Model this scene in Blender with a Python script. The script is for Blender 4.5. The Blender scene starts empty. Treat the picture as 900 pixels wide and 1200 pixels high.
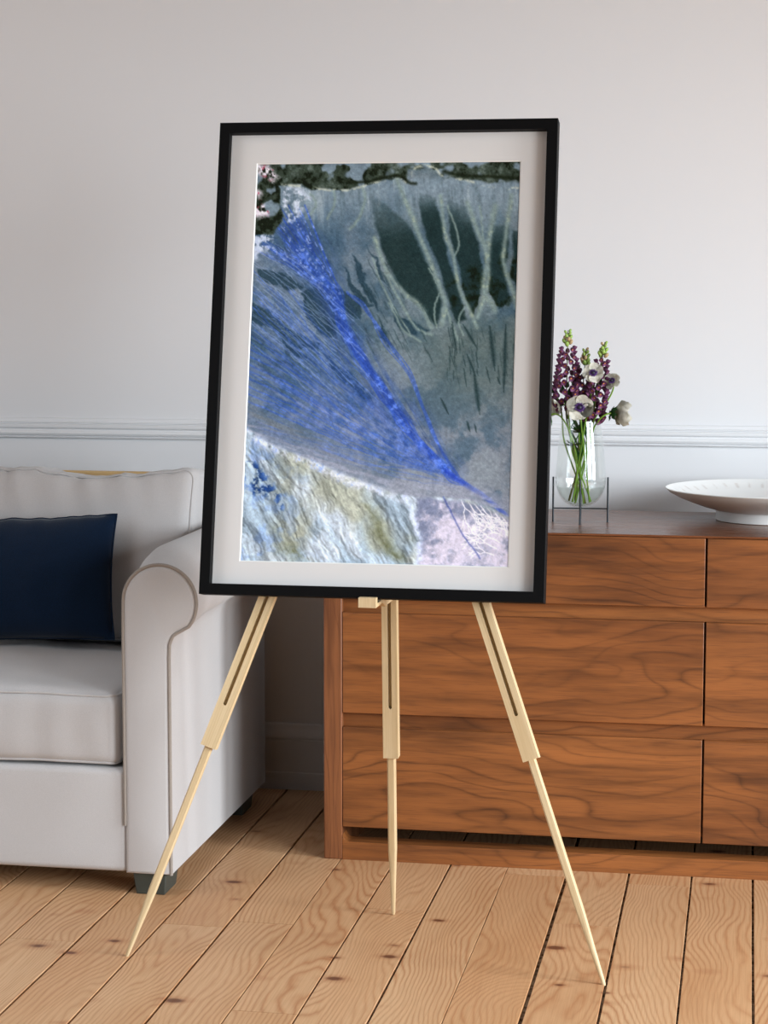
import bpy, bmesh, math, random
import numpy as np
from mathutils import Vector, Matrix, noise as mnoise

PI = math.pi
scene = bpy.context.scene
COL = scene.collection

# ------------------------------------------------------------------ camera
FPX, YAW, PITCH, ROLL, CAM_H = 2398.44, 0.1764, 0.1056, 0.0009, 1.25
def camera_axes():
    cy, sy, cp, sp = math.cos(YAW), math.sin(YAW), math.cos(PITCH), math.sin(PITCH)
    f = Vector((-sy * cp, cy * cp, -sp)); r = Vector((cy, sy, 0)); u = r.cross(f)
    c, s = math.cos(ROLL), math.sin(ROLL)
    return r * c + u * s, u * c - r * s, f
r_, u_, f_ = camera_axes()
cam = bpy.data.cameras.new('camera'); cam.sensor_fit = 'AUTO'; cam.sensor_width = 36
cam.lens = FPX / 1200 * 36; cam.clip_start = 0.05; cam.clip_end = 60
camo = bpy.data.objects.new('camera', cam); COL.objects.link(camo)
camo.matrix_world = Matrix(((r_.x, u_.x, -f_.x, 0), (r_.y, u_.y, -f_.y, 0), (r_.z, u_.z, -f_.z, CAM_H), (0, 0, 0, 1)))
scene.camera = camo

# ------------------------------------------------------------------ world, daylight through the windows, added fill lights, exposure
world = bpy.data.worlds.new('world'); scene.world = world; world.use_nodes = True
bg = world.node_tree.nodes['Background']
bg.inputs[0].default_value = (0.80, 0.88, 1.0, 1); bg.inputs[1].default_value = 1.0
WIN_X = 4.6
WINDOWS = [(-3.45, -2.80, 1.5), (-0.35, 0.50, 1.75), (0.80, 1.65, 1.75), (2.40, 3.50, 2.15)]       # y from, y to, strength
WZ0, WZ1 = 0.45, 2.45
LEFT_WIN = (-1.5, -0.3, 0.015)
def daylight(x, y0, y1, k, color):
    l = bpy.data.lights.new('window_daylight', 'AREA'); l.shape = 'RECTANGLE'
    l.size = y1 - y0; l.size_y = WZ1 - WZ0
    l.energy = 22.4 * k * (y1 - y0) * (WZ1 - WZ0); l.color = color; l.spread = math.radians(116)
    o = bpy.data.objects.new('window_daylight', l); COL.objects.link(o)
    d = Vector((-0.7 - x, 4.7 - (y0 + y1) / 2, 0)).normalized(); d = d + Vector((-1 if x > 0 else 1, 0, 0)) * .6; d.z = 0; d.normalize(); d.z = -0.70
    sgn = -1 if x > 0 else 1
    o.location = (x + sgn * (.72 + .3 * (y1 - y0)), (y0 + y1) / 2, (WZ0 + WZ1) / 2)
    o.rotation_euler = d.to_track_quat('-Z', 'Y').to_euler()
for (a, b, k) in WINDOWS: daylight(WIN_X, a, b, k, (0.84, 0.93, 1.0))
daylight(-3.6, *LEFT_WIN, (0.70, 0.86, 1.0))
daylight(-3.6, 2.3, 3.3, 0.16, (0.72, 0.87, 1.0))  # added fill brightening the left of the back wall; no window opens there
lamp = bpy.data.lights.new('warm_fill', 'POINT'); lamp.shadow_soft_size = 0.25; lamp.energy = 12; lamp.color = (1.0, 0.72, 0.54)  # added warm fill without a fixture, lifts the upper left wall
fillo = bpy.data.objects.new('warm_fill', lamp); COL.objects.link(fillo); fillo.location = (-2.3, 3.0, 2.5)
vs = scene.view_settings
scene.display_settings.display_device = 'sRGB'
vs.view_transform = 'Standard'; vs.look = 'None'; vs.gamma = 1.0; vs.use_curve_mapping = False
vs.exposure = 0.0
scene.cycles.use_denoising = True
scene.cycles.max_bounces = 10; scene.cycles.diffuse_bounces = 2
scene.cycles.transparent_max_bounces = 24; scene.cycles.transmission_bounces = 12
scene.cycles.sample_clamp_indirect = 6.0
scene.cycles.caustics_reflective = False; scene.cycles.caustics_refractive = False

# ------------------------------------------------------------------ helpers
def s2l(c):
    return tuple(((v / 255) / 12.92 if v / 255 <= 0.04045 else ((v / 255 + 0.055) / 1.055) ** 2.4) for v in c)
def link(o, parent=None):
    COL.objects.link(o)
    if parent is not None: o.parent = parent
    return o
def obj(name, bm, mats, parent=None, sharp=38, bevel=None, smooth=True):
    me = bpy.data.meshes.new(name)
    bmesh.ops.recalc_face_normals(bm, faces=bm.faces[:])
    bm.to_mesh(me); bm.free()
    for m in (mats if isinstance(mats, (list, tuple)) else [mats]): me.materials.append(m)
    if smooth:
        me.polygons.foreach_set('use_smooth', [True] * len(me.polygons))
        me.set_sharp_from_angle(angle=math.radians(sharp))
    o = link(bpy.data.objects.new(name, me), parent)
    if bevel:
        md = o.modifiers.new('bevel', 'BEVEL'); md.width = bevel; md.segments = 3
        md.limit_method = 'ANGLE'; md.angle_limit = math.radians(35); md.harden_normals = False
    return o
def thing(name, label, cat, loc=(0, 0, 0), group=None):
    o = bpy.data.objects.new(name, None); COL.objects.link(o); o.location = loc
    o.empty_display_size = 0.05
    o['label'] = label; o['category'] = cat
    if group: o['group'] = group
    return o
def tag(o, label, cat, group=None, kind=None):
    o['label'] = label; o['category'] = cat
    if group: o['group'] = group
    if kind: o['kind'] = kind
    return o
def struct(o):
    o['kind'] = 'structure'; return o
def add_box(bm, x0, x1, y0, y1, z0, z1, mi=0):
    v = [bm.verts.new((x, y, z)) for x in (x0, x1) for y in (y0, y1) for z in (z0, z1)]
    for q in ((0, 1, 3, 2), (4, 6, 7, 5), (0, 4, 5, 1), (2, 3, 7, 6), (0, 2, 6, 4), (1, 5, 7, 3)):
        f = bm.faces.new([v[i] for i in q]); f.material_index = mi
def box_bm(*a):
    bm = bmesh.new(); add_box(bm, *a); return bm
def add_prism(bm, pts, f0, f1, cap=True):
    """pts: 2D outline; f0, f1 map (u, v) to 3D for both ends."""
    a = [bm.verts.new(f0(u, v)) for u, v in pts]; b = [bm.verts.new(f1(u, v)) for u, v in pts]
    n = len(pts)
    for i in range(n):
        j = (i + 1) % n; bm.faces.new((a[i], a[j], b[j], b[i]))
    if cap:
        bm.faces.new(a); bm.faces.new(list(reversed(b)))
def add_tube(bm, path, rad, n=10, closed=False, cap=True, mi=0):
    P = [Vector(p) for p in path]; m = len(P)
    R = rad if isinstance(rad, (list, tuple)) else [rad] * m
    rings = []; prev = None
    for i in range(m):
        if closed: t = P[(i + 1) % m] - P[i - 1]
        else: t = P[min(i + 1, m - 1)] - P[max(i - 1, 0)]
        if t.length < 1e-9: t = Vector((0, 0, 1))
        t.normalize()
        if prev is None:
            a = Vector((0, 0, 1)) if abs(t.z) < 0.9 else Vector((1, 0, 0))
            nrm = t.cross(a).normalized()
        else:
            nrm = (prev - t * prev.dot(t))
            nrm = nrm.normalized() if nrm.length > 1e-6 else t.orthogonal().normalized()
        prev = nrm; bn = t.cross(nrm)
        rings.append([bm.verts.new(P[i] + (nrm * math.cos(2 * PI * k / n) + bn * math.sin(2 * PI * k / n)) * R[i]) for k in range(n)])
    for i in range(m if closed else m - 1):
        A, B = rings[i], rings[(i + 1) % m]
        off = 0
        if closed and i == m - 1:
            off = min(range(n), key=lambda s: (A[0].co - B[s].co).length)
        for k in range(n):
            f = bm.faces.new((A[k], A[(k + 1) % n], B[(k + 1 + off) % n], B[(k + off) % n])); f.material_index = mi
    if cap and not closed:
        for ring in (rings[0], list(reversed(rings[-1]))):
            f = bm.faces.new(ring); f.material_index = mi
def add_lathe(bm, prof, cx=0, cy=0, n=64, mi=0, close=False):
    """prof: list of (radius, z); radius 0 makes a pole."""
    rings = []
    for r, z in prof:
        if r < 1e-7: rings.append([bm.verts.new((cx, cy, z))])
        else: rings.append([bm.verts.new((cx + r * math.cos(2 * PI * k / n), cy + r * math.sin(2 * PI * k / n), z)) for k in range(n)])
    pairs = list(zip(rings[:-1], rings[1:]))
    if close: pairs.append((rings[-1], rings[0]))
    for A, B in pairs:
        if len(A) == 1 and len(B) == 1: continue
        for k in range(n):
            j = (k + 1) % n
            if len(A) == 1: f = bm.faces.new((A[0], B[j], B[k]))
            elif len(B) == 1: f = bm.faces.new((A[k], A[j], B[0]))
            else: f = bm.faces.new((A[k], A[j], B[j], B[k]))
            f.material_index = mi
def bez(p0, p1, p2, p3, n):
    out = []
    for i in range(n + 1):
        t = i / n; s = 1 - t
        out.append(Vector(p0) * s ** 3 + Vector(p1) * 3 * s * s * t + Vector(p2) * 3 * s * t * t + Vector(p3) * t ** 3)
    return out

# ------------------------------------------------------------------ node helpers
class NT:
    def __init__(self, name):
        self.mat = bpy.data.materials.new(name); self.mat.use_nodes = True
        self.t = self.mat.node_tree; self.t.nodes.clear()
        self.out = self.t.nodes.new('ShaderNodeOutputMaterial')
    def n(self, typ, props=None, **ins):
        nd = self.t.nodes.new(typ)
        for k, v in (props or {}).items(): setattr(nd, k, v)
        for k, v in ins.items():
            key = int(k[1:]) if k[0] == 'i' and k[1:].isdigit() else k.replace('_', ' ')
            self.set(nd.inputs[key], v)
        return nd
    def set(self, sock, v):
        if hasattr(v, 'is_linked') or isinstance(v, bpy.types.NodeSocket): self.t.links.new(v, sock)
        elif isinstance(v, (tuple, list)) and len(v) == 3 and sock.type == 'RGBA': sock.default_value = (*v, 1)
        else: sock.default_value = v
    def math(self, op, a, b=0.0, c=0.0, clamp=False):
        nd = self.n('ShaderNodeMath', {'operation': op, 'use_clamp': clamp}, i0=a, i1=b, i2=c); return nd.outputs[0]
    def mix(self, fac, a, b, blend='MIX'):
        nd = self.t.nodes.new('ShaderNodeMix'); nd.data_type = 'RGBA'; nd.blend_type = blend
        self.set(nd.inputs[0], fac); self.set(nd.inputs[6], a); self.set(nd.inputs[7], b); return nd.outputs[2]
    def maprange(self, v, a, b, c=0.0, d=1.0, smooth=False):
        nd = self.n('ShaderNodeMapRange', {'interpolation_type': 'SMOOTHSTEP' if smooth else 'LINEAR'}, i0=v, i1=a, i2=b, i3=c, i4=d); return nd.outputs[0]
    def noise(self, vec, scale, detail=3, rough=0.5, dist=0.0, w=None):
        nd = self.n('ShaderNodeTexNoise', {'noise_dimensions': '4D' if w is not None else '3D'}, Vector=vec, Scale=scale, Detail=detail, Roughness=rough, Distortion=dist)
        if w is not None: self.set(nd.inputs['W'], w)
        return nd.outputs[0]
    def mapping(self, vec, scale=(1, 1, 1), loc=(0, 0, 0)):
        return self.n('ShaderNodeMapping', None, Vector=vec, Scale=scale, Location=loc).outputs[0]
    def objco(self): return self.n('ShaderNodeTexCoord').outputs['Object']
    def bump(self, h, strength=0.3, dist=0.002):
        return self.n('ShaderNodeBump', None, Strength=strength, Distance=dist, Height=h).outputs[0]
    def bsdf(self, color, rough=0.5, normal=None, **kw):
        b = self.n('ShaderNodeBsdfPrincipled', None)
        self.set(b.inputs['Base Color'], color); self.set(b.inputs['Roughness'], rough)
        for k, v in kw.items(): self.set(b.inputs[k.replace('_', ' ')], v)
        if normal is not None: self.set(b.inputs['Normal'], normal)
        self.t.links.new(b.outputs[0], self.out.inputs[0]); return b

def plain(name, rgb, rough=0.5, bump=None, vary=0.0, **kw):
    t = NT(name); co = t.objco(); c = s2l(rgb); nrm = None
    if vary:
        k = t.noise(co, 40, 3)
        c = t.mix(t.maprange(k, 0.3, 0.7, 0, 1), tuple(v * (1 - vary) for v in c), tuple(min(1, v * (1 + vary)) for v in c))
    if bump: nrm = t.bump(t.noise(co, bump[0], 2), bump[1], bump[2])
    t.bsdf(c, rough, nrm, **kw); return t.mat

def mat_wood(name, dark, mid, light, grain='X', ring=14.0, rough=0.42, across=1.0, spec=0.5):
    """wood whose growth rings are the contour lines of a stretched noise field"""
    t = NT(name); co = t.objco()
    info = t.n('ShaderNodeObjectInfo')
    w = t.math('MULTIPLY', info.outputs['Random'], 37.0)
    L, A = 1.25, 4.6 * across
    sc = {'X': (L, A, A), 'Y': (A, L, A), 'Z': (A, A, L)}[grain]
    m = t.mapping(co, sc)
    f = t.noise(m, 1.0, 2.5, 0.45, 0.45, w)
    fine = t.noise(t.mapping(co, {'X': (6, 60, 60), 'Y': (60, 6, 60), 'Z': (60, 60, 6)}[grain]), 1.0, 3, 0.6, 0.0, w)
    sep = t.n('ShaderNodeSeparateXYZ', None, Vector=co)
    lin = t.math('ADD', t.math('MULTIPLY', sep.outputs[{'X': 2, 'Y': 2, 'Z': 0}[grain]], 24.0 * across), t.math('MULTIPLY', sep.outputs[{'X': 1, 'Y': 0, 'Z': 1}[grain]], 24.0 * across))
    ph = t.math('ADD', t.math('ADD', t.math('MULTIPLY', f, ring), lin), t.math('MULTIPLY', fine, 0.28))
    fr = t.math('FRACT', ph)
    line = t.math('ADD', t.math('POWER', t.math('SUBTRACT', 1.0, t.math('ABSOLUTE', t.math('SUBTRACT', t.math('MULTIPLY', fr, 2.0), 1.0))), 5.0), t.math('MULTIPLY', t.math('SINE', t.math('MULTIPLY', ph, 2.9)), 0.16), clamp=True)
    band = t.maprange(t.noise(m, 0.8, 2, 0.5, 0.2, t.math('ADD', w, 9.0)), 0.30, 0.70)
    c = t.mix(band, s2l(mid), s2l(light))
    big = t.math('POWER', t.maprange(t.noise(m, 1.3, 3, 0.55, 0.6, t.math('ADD', w, 3.3)), 0.48, 0.78, 0, 1), 1.4)
    c = t.mix(t.math('MULTIPLY', big, 0.85), c, s2l(dark))
    strk = t.noise(t.mapping(co, {'X': (2.2, 34, 34), 'Y': (34, 2.2, 34), 'Z': (34, 34, 2.2)}[grain]), 1.0, 4, 0.6, 0.25, w)
    c = t.mix(t.maprange(strk, 0.42, 0.70, 0, 0.60), c, s2l(dark))
    c = t.mix(t.math('MULTIPLY', t.math('MULTIPLY', line, t.maprange(t.noise(m, 1.1, 2, 0.5, 0.2, t.math('ADD', w, 14.0)), 0.35, 0.65, 0.2, 0.95)), 0.72), c, s2l(dark))
    pores = t.noise(t.mapping(co, {'X': (14, 420, 420), 'Y': (420, 14, 420), 'Z': (420, 420, 14)}[grain]), 1.0, 2, 0.6)
    c = t.mix(t.maprange(pores, 0.52, 0.75, 0, 0.42), c, s2l(dark))
    c = t.mix(t.maprange(fine, 0.45, 0.75, 0, 0.35), c, s2l(light))
    t.bsdf(c, t.maprange(pores, 0.3, 0.7, rough - 0.05, rough + 0.1), t.bump(pores, 0.12, 0.0008), Specular_IOR_Level=spec)
    return t.mat

WAL = dict(dark=(48, 24, 12), mid=(120, 68, 34), light=(170, 104, 54))
M = {}
M['walnut_x'] = mat_wood('walnut_along', grain='X', **WAL)
M['walnut_z'] = mat_wood('walnut_upright', dark=(70, 36, 20), mid=(124, 74, 44), light=(156, 98, 60), grain='Z', ring=9, across=2.2)
M['walnut_top'] = mat_wood('walnut_polished_top', dark=(58, 32, 20), mid=(116, 68, 42), light=(146, 92, 58), grain='X', rough=0.27, spec=0.45)
M['ash'] = mat_wood('pale_easel_wood', dark=(192, 160, 114), mid=(214, 186, 144), light=(230, 206, 166), grain='Z', ring=6, across=8, rough=0.6, spec=0.3)
M['tan_wood'] = mat_wood('tan_rail_wood', dark=(190, 150, 92), mid=(216, 180, 122), light=(228, 196, 142), grain='X', ring=5, rough=0.5)
def mat_paint(name, rgb, rough=0.6):
    t = NT(name); co = t.objco()
    t.bsdf(s2l(rgb), rough, t.bump(t.noise(co, 260, 3, 0.6), 0.08, 0.001), Specular_IOR_Level=0.3); return t.mat
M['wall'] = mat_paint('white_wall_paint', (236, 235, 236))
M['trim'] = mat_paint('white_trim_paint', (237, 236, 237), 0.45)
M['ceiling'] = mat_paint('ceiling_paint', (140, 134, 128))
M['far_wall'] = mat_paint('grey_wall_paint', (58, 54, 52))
def mat_fabric(name, rgb, rgb2, scale=900, bump=0.25, sheen=0.2, rough=0.95):
    t = NT(name); co = t.objco()
    n1 = t.noise(co, scale, 2, 0.6); n2 = t.noise(co, 9, 3)
    c = t.mix(t.maprange(n1, 0.3, 0.7), s2l(rgb), s2l(rgb2))
    c = t.mix(t.maprange(n2, 0.35, 0.7, 0, 0.18), c, s2l(rgb))
    h = t.math('ADD', n1, t.math('MULTIPLY', t.noise(co, 60, 3), 0.6))
    t.bsdf(c, rough, t.bump(h, bump, 0.0012), Sheen_Weight=sheen, Sheen_Roughness=0.5, Specular_IOR_Level=0.2); return t.mat
M['sofa'] = mat_fabric('greige_sofa_fabric', (192, 187, 185), (208, 203, 201))
M['piping'] = mat_fabric('sofa_piping_fabric', (150, 138, 128), (168, 157, 148))
M['navy'] = mat_fabric('navy_velvet', (2, 20, 40), (7, 34, 62), 700, 0.3, 0.12)
M['foot'] = plain('dark_green_grey_foot', (62, 66, 60), 0.5, vary=0.1)
M['black'] = plain('black_frame_paint', (13, 13, 14), 0.55, (300, 0.05, 0.0005), Specular_IOR_Level=0.10)
M['mat_board'] = plain('white_mat_board', (226, 222, 219), 0.9, (700, 0.1, 0.0006))
M['bevel_core'] = plain('mat_bevel_core', (244, 243, 240), 0.9)
M['backing'] = plain('brown_backing_board', (120, 96, 72), 0.9)
M['steel'] = plain('dark_grey_metal', (52, 56, 60), 0.35, Metallic=0.7)
M['ceramic'] = None
M['stem'] = plain('green_flower_stem', (112, 150, 48), 0.5, vary=0.25)
M['stem_dark'] = plain('brown_green_flower_stem', (92, 92, 40), 0.5, vary=0.3)
M['leaf'] = plain('dark_green_leaf', (46, 104, 38), 0.55, vary=0.35)
M['bud'] = plain('light_green_bud', (146, 176, 84), 0.5, vary=0.25)
M['bud_pink'] = plain('blush_green_bud', (176, 150, 110), 0.5, vary=0.25)
M['bell'] = plain('purple_bell_petal', (98, 48, 84), 0.6, vary=0.4)
M['throat'] = plain('orange_bell_throat', (206, 136, 52), 0.6)
M['anemone_eye'] = plain('violet_anemone_centre', (92, 56, 128), 0.6, vary=0.4)
M['anemone_dark'] = plain('blue_black_anemone_button', (44, 40, 62), 0.5, vary=0.2)
def mat_petal():
    t = NT('cream_anemone_petal'); co = t.objco()
    v = t.noise(t.mapping(co, (130, 40, 40)), 1.0, 3, 0.6, 0.6)
    c = t.mix(t.maprange(v, 0.35, 0.7), s2l((226, 220, 200)), s2l((252, 249, 238)))
    t.bsdf(c, 0.7, t.bump(v, 0.4, 0.001), Specular_IOR_Level=0.2); return t.mat
M['petal'] = mat_petal()

def mat_thin_glass():
    t = NT('clear_vase_glass')
    bf = t.n('ShaderNodeNewGeometry').outputs['Backfacing']
    fr = t.n('ShaderNodeFresnel', None, IOR=t.maprange(bf, 0, 1, 1.5, 1 / 1.5)).outputs[0]
    tr = t.n('ShaderNodeBsdfTransparent', None, Color=(0.975, 0.985, 0.98))
    gl = t.n('ShaderNodeBsdfGlossy', None, Color=(1, 1, 1), Roughness=0.0)
    mx = t.n('ShaderNodeMixShader', None, i0=fr, i1=tr.outputs[0], i2=gl.outputs[0])
    t.t.links.new(mx.outputs[0], t.out.inputs[0]); return t.mat
M['glass'] = mat_thin_glass()
def mat_water():
    t = NT('clear_water')
    bf = t.n('ShaderNodeNewGeometry').outputs['Backfacing']
    fr = t.n('ShaderNodeFresnel', None, IOR=t.maprange(bf, 0, 1, 1.33, 1 / 1.33)).outputs[0]
    tr = t.n('ShaderNodeBsdfTransparent', None, Color=(0.93, 0.955, 0.945))
    gl = t.n('ShaderNodeBsdfGlossy', None, Color=(1, 1, 1), Roughness=0.0)
    mx = t.n('ShaderNodeMixShader', None, i0=fr, i1=tr.outputs[0], i2=gl.outputs[0])
    t.t.links.new(mx.outputs[0], t.out.inputs[0]); return t.mat
M['water'] = mat_water()

# ------------------------------------------------------------------ the room
BACK_Y, LEFT_X, RIGHT_X, FRONT_Y, CEIL_Z = 4.998, -3.6, WIN_X, -5.0, 2.9
PITCHX = 0.1303
SEAMS = [-1.4055, -1.267, -1.136, -1.005, -0.8755, -0.755, -0.628, -0.5014, -0.369, -0.2365, -0.102, 0.0277]
def make_floor():
    xs = list(SEAMS)
    while xs[0] > LEFT_X + 0.02: xs.insert(0, xs[0] - PITCHX)
    while xs[-1] < RIGHT_X - 0.02: xs.append(xs[-1] + PITCHX)
    xs[0] = LEFT_X; xs[-1] = RIGHT_X
    rng = random.Random(5)
    gaps = {-1.4055: .0046, -1.267: .0054, -1.136: .0046, -1.005: .0052, -0.8755: .0022, -0.755: .0036, -0.628: .0046, -0.5014: .0016, -0.369: .0074, -0.2365: .0052, -0.102: .0040, 0.0277: .0050}
    bm = bmesh.new(); lay = bm.faces.layers.float.new('board')
    def strip(x0, x1, g0, g1, y0, y1, bid):
        n = 48; vs_ = []
        for i in range(n + 1):
            y = y0 + (y1 - y0) * i / n
            a = x0 + g0 / 2 + 0.0006 * mnoise.noise((x0 * 9, y * 6, 1.0)); b = x1 - g1 / 2 + 0.0006 * mnoise.noise((x1 * 9, y * 6, 2.0))
            c = 0.0007
            vs_.append([bm.verts.new(p) for p in ((a, y, -0.007), (a, y, -c), (a + c, y, 0), (b - c, y, 0), (b, y, -c), (b, y, -0.007))])
        for i in range(n):
            for k in range(5):
                f = bm.faces.new((vs_[i][k], vs_[i][k + 1], vs_[i + 1][k + 1], vs_[i + 1][k])); f[lay] = bid
        for row in (vs_[0], vs_[-1]):
            f = bm.faces.new(row); f[lay] = bid
    for i in range(len(xs) - 1):
        g0 = gaps.get(xs[i], .004); g1 = gaps.get(xs[i + 1], .004)
        cuts = [FRONT_Y]; y = FRONT_Y + rng.uniform(1.0, 2.6)
        while y < BACK_Y - 0.5:
            cuts.append(y); y += rng.uniform(1.5, 2.6)
        cuts.append(BACK_Y)
        for j in range(len(cuts) - 1):
            strip(xs[i], xs[i + 1], g0, g1, cuts[j] + 0.0007, cuts[j + 1] - 0.0007, rng.random())
    n0 = len(bm.faces)
    add_box(bm, LEFT_X, RIGHT_X, FRONT_Y, BACK_Y, -0.06, -0.0065, 1)
    for f in bm.faces:
        if f.material_index == 1: f[lay] = 0.5
    t = NT('pine_floor_boards'); co = t.objco()
    at = t.n('ShaderNodeAttribute', {'attribute_name': 'board'}).outputs['Fac']
    w = t.math('MULTIPLY', at, 91.0)
    m = t.mapping(co, (4.6, 1.25, 1))
    f = t.noise(m, 1.0, 1.6, 0.45, 0.5, w)
    wob = t.noise(t.mapping(co, (30, 9, 1)), 1.0, 2, 0.5, 0.2, w)
    ph = t.math('ADD', t.math('ADD', t.math('MULTIPLY', f, 30.0), t.math('MULTIPLY', t.n('ShaderNodeSeparateXYZ', None, Vector=co).outputs[0], 84.0)), t.math('MULTIPLY', wob, 1.2))
    line = t.math('POWER', t.math('SUBTRACT', 1.0, t.math('ABSOLUTE', t.math('SUBTRACT', t.math('MULTIPLY', t.math('FRACT', ph), 2.0), 1.0))), 2.4)
    band = t.maprange(t.noise(m, 0.7, 2, 0.5, 0.3, t.math('ADD', w, 5.0)), 0.3, 0.7)
    c = t.mix(band, s2l((204, 154, 108)), s2l((226, 186, 144)))
    c = t.mix(t.math('MULTIPLY', at, 0.35), c, s2l((204, 148, 100)))
    c = t.mix(t.math('MULTIPLY', line, t.maprange(t.noise(m, 1.4, 2, 0.5, 0, t.math('ADD', w, 7.7)), 0.35, 0.65, 0.25, 0.68)), c, s2l((168, 98, 50)))
    stain = t.math('POWER', t.maprange(t.noise(t.mapping(co, (7, 2.0, 1)), 1.0, 3, 0.55, 0.7, t.math('ADD', w, 2.2)), 0.52, 0.8), 1.2)
    c = t.mix(t.math('MULTIPLY', stain, 0.35), c, s2l((168, 110, 66)))
    # knots: small spindle-shaped dark spots, with a reddish halo
    vor = t.n('ShaderNodeTexVoronoi', {'feature': 'F1', 'voronoi_dimensions': '3D'}, Vector=t.mapping(t.n('ShaderNodeVectorMath', {'operation': 'ADD'}, i0=co, i1=t.n('ShaderNodeCombineXYZ', None, i2=t.math('MULTIPLY', at, 0.0)).outputs[0]).outputs[0], (7.5, 12.0, 1)), Scale=1.0, Randomness=1.0)
    sep = t.n('ShaderNodeSeparateColor', None, Color=vor.outputs['Color'])
    pick = t.math('LESS_THAN', sep.outputs[0], 0.80)
    size = t.maprange(sep.outputs[1], 0, 1, 0.05, 0.15)
    d = t.math('ADD', vor.outputs['Distance'], t.math('MULTIPLY', t.math('SUBTRACT', t.noise(co, 55, 2), 0.5), 0.06))
    knot = t.math('MULTIPLY', pick, t.math('SUBTRACT', 1.0, t.maprange(t.math('DIVIDE', d, size), 0.6, 1.2), clamp=True), clamp=True)
    halo = t.math('MULTIPLY', pick, t.math('SUBTRACT', 1.0, t.maprange(t.math('DIVIDE', d, size), 0.5, 2.4), clamp=True), clamp=True)
    c = t.mix(t.math('MULTIPLY', halo, 0.5), c, s2l((164, 92, 50)))
    c = t.mix(t.math('MULTIPLY', knot, 0.85), c, s2l((84, 40, 24)))
    fib = t.noise(t.mapping(co, (300, 8, 1)), 1.0, 3, 0.6)
    c = t.mix(t.maprange(fib, 0.4, 0.75, 0, 0.22), c, s2l((150, 100, 62)))
    t.bsdf(c, t.maprange(fib, 0.3, 0.7, 0.42, 0.56), t.bump(t.math('ADD', fib, t.math('MULTIPLY', line, 0.5)), 0.15, 0.001), Specular_IOR_Level=0.4)
    t2 = NT('floor_gap_dirt'); c2 = t2.objco()
    t2.bsdf(t2.mix(t2.maprange(t2.noise(c2, 60, 3), 0.35, 0.65), s2l((72, 64, 56)), s2l((176, 170, 162))), 0.95)
    o = obj('floor', bm, [t.mat, t2.mat], sharp=25); struct(o); return o
make_floor()
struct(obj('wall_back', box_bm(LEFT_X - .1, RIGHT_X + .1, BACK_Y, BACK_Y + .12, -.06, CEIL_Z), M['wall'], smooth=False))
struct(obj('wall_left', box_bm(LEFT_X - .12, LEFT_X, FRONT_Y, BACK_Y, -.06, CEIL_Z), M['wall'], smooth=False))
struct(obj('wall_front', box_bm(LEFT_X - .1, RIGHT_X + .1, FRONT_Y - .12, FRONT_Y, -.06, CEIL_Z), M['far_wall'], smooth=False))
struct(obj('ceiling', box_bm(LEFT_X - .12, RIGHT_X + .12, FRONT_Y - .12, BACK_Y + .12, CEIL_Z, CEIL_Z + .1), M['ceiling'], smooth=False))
bm = bmesh.new()
ys = [FRONT_Y] + [v for w in WINDOWS for v in w[:2]] + [BACK_Y]
for i in range(0, len(ys), 2): add_box(bm, RIGHT_X, RIGHT_X + .12, ys[i], ys[i + 1], -.06, CEIL_Z)
for (a, b, k) in WINDOWS:
    add_box(bm, RIGHT_X, RIGHT_X + .12, a, b, -.06, WZ0); add_box(bm, RIGHT_X, RIGHT_X + .12, a, b, WZ1, CEIL_Z)
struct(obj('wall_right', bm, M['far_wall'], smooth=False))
for i, (a, b, k) in enumerate(WINDOWS):
    bm = bmesh.new(); x0, x1 = RIGHT_X + .03, RIGHT_X + .09
    add_box(bm, x0, x1, a, a + .05, WZ0, WZ1); add_box(bm, x0, x1, b - .05, b, WZ0, WZ1)
    add_box(bm, x0, x1, a + .05, b - .05, WZ0, WZ0 + .05); add_box(bm, x0, x1, a + .05, b - .05, WZ1 - .05, WZ1)
    struct(obj('window_%d' % (i + 1), bm, M['trim'], smooth=False))

def profile_run(name, prof, x0, x1, mat):
    """moulding: prof = (projection from wall, z), run along the back wall"""
    bm = bmesh.new()
    pts = [(0.0, prof[0][1])] + prof + [(0.0, prof[-1][1])]
    add_prism(bm, pts, lambda u, v: (x0, BACK_Y - u, v), lambda u, v: (x1, BACK_Y - u, v))
    return struct(obj(name, bm, mat, sharp=28))
def arc(cx, cz, r, a0, a1, n=8):
    return [(cx + r * math.cos(math.radians(a0 + (a1 - a0) * i / n)), cz + r * math.sin(math.radians(a0 + (a1 - a0) * i / n))) for i in range(n + 1)]
profile_run('baseboard_back', [(0.021, 0.0), (0.021, 0.043), (0.019, 0.045), (0.019, 0.127), (0.0165, 0.1285), (0.0165, 0.131), (0.019, 0.1325), (0.019, 0.137), (0.018, 0.142), (0.013, 0.150), (0.010, 0.158), (0.0095, 0.165), (0.007, 0.168)], LEFT_X, RIGHT_X, M['trim'])
profile_run('trim_1', [(0.007, 0.8865), (0.009, 0.8885), (0.009, 0.8895), (0.0055, 0.8905), (0.0055, 0.8925), (0.011, 0.8940), (0.0135, 0.899), (0.0125, 0.904), (0.009, 0.907), (0.008, 0.9085), (0.009, 0.910), (0.0135, 0.913), (0.015, 0.918), (0.0145, 0.9215),
                       (0.010, 0.9225), (0.010, 0.9245), (0.0125, 0.9255), (0.0125, 0.9275), (0.008, 0.9285), (0.008, 0.936), (0.006, 0.9378)], LEFT_X, RIGHT_X, M['trim'])

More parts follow.
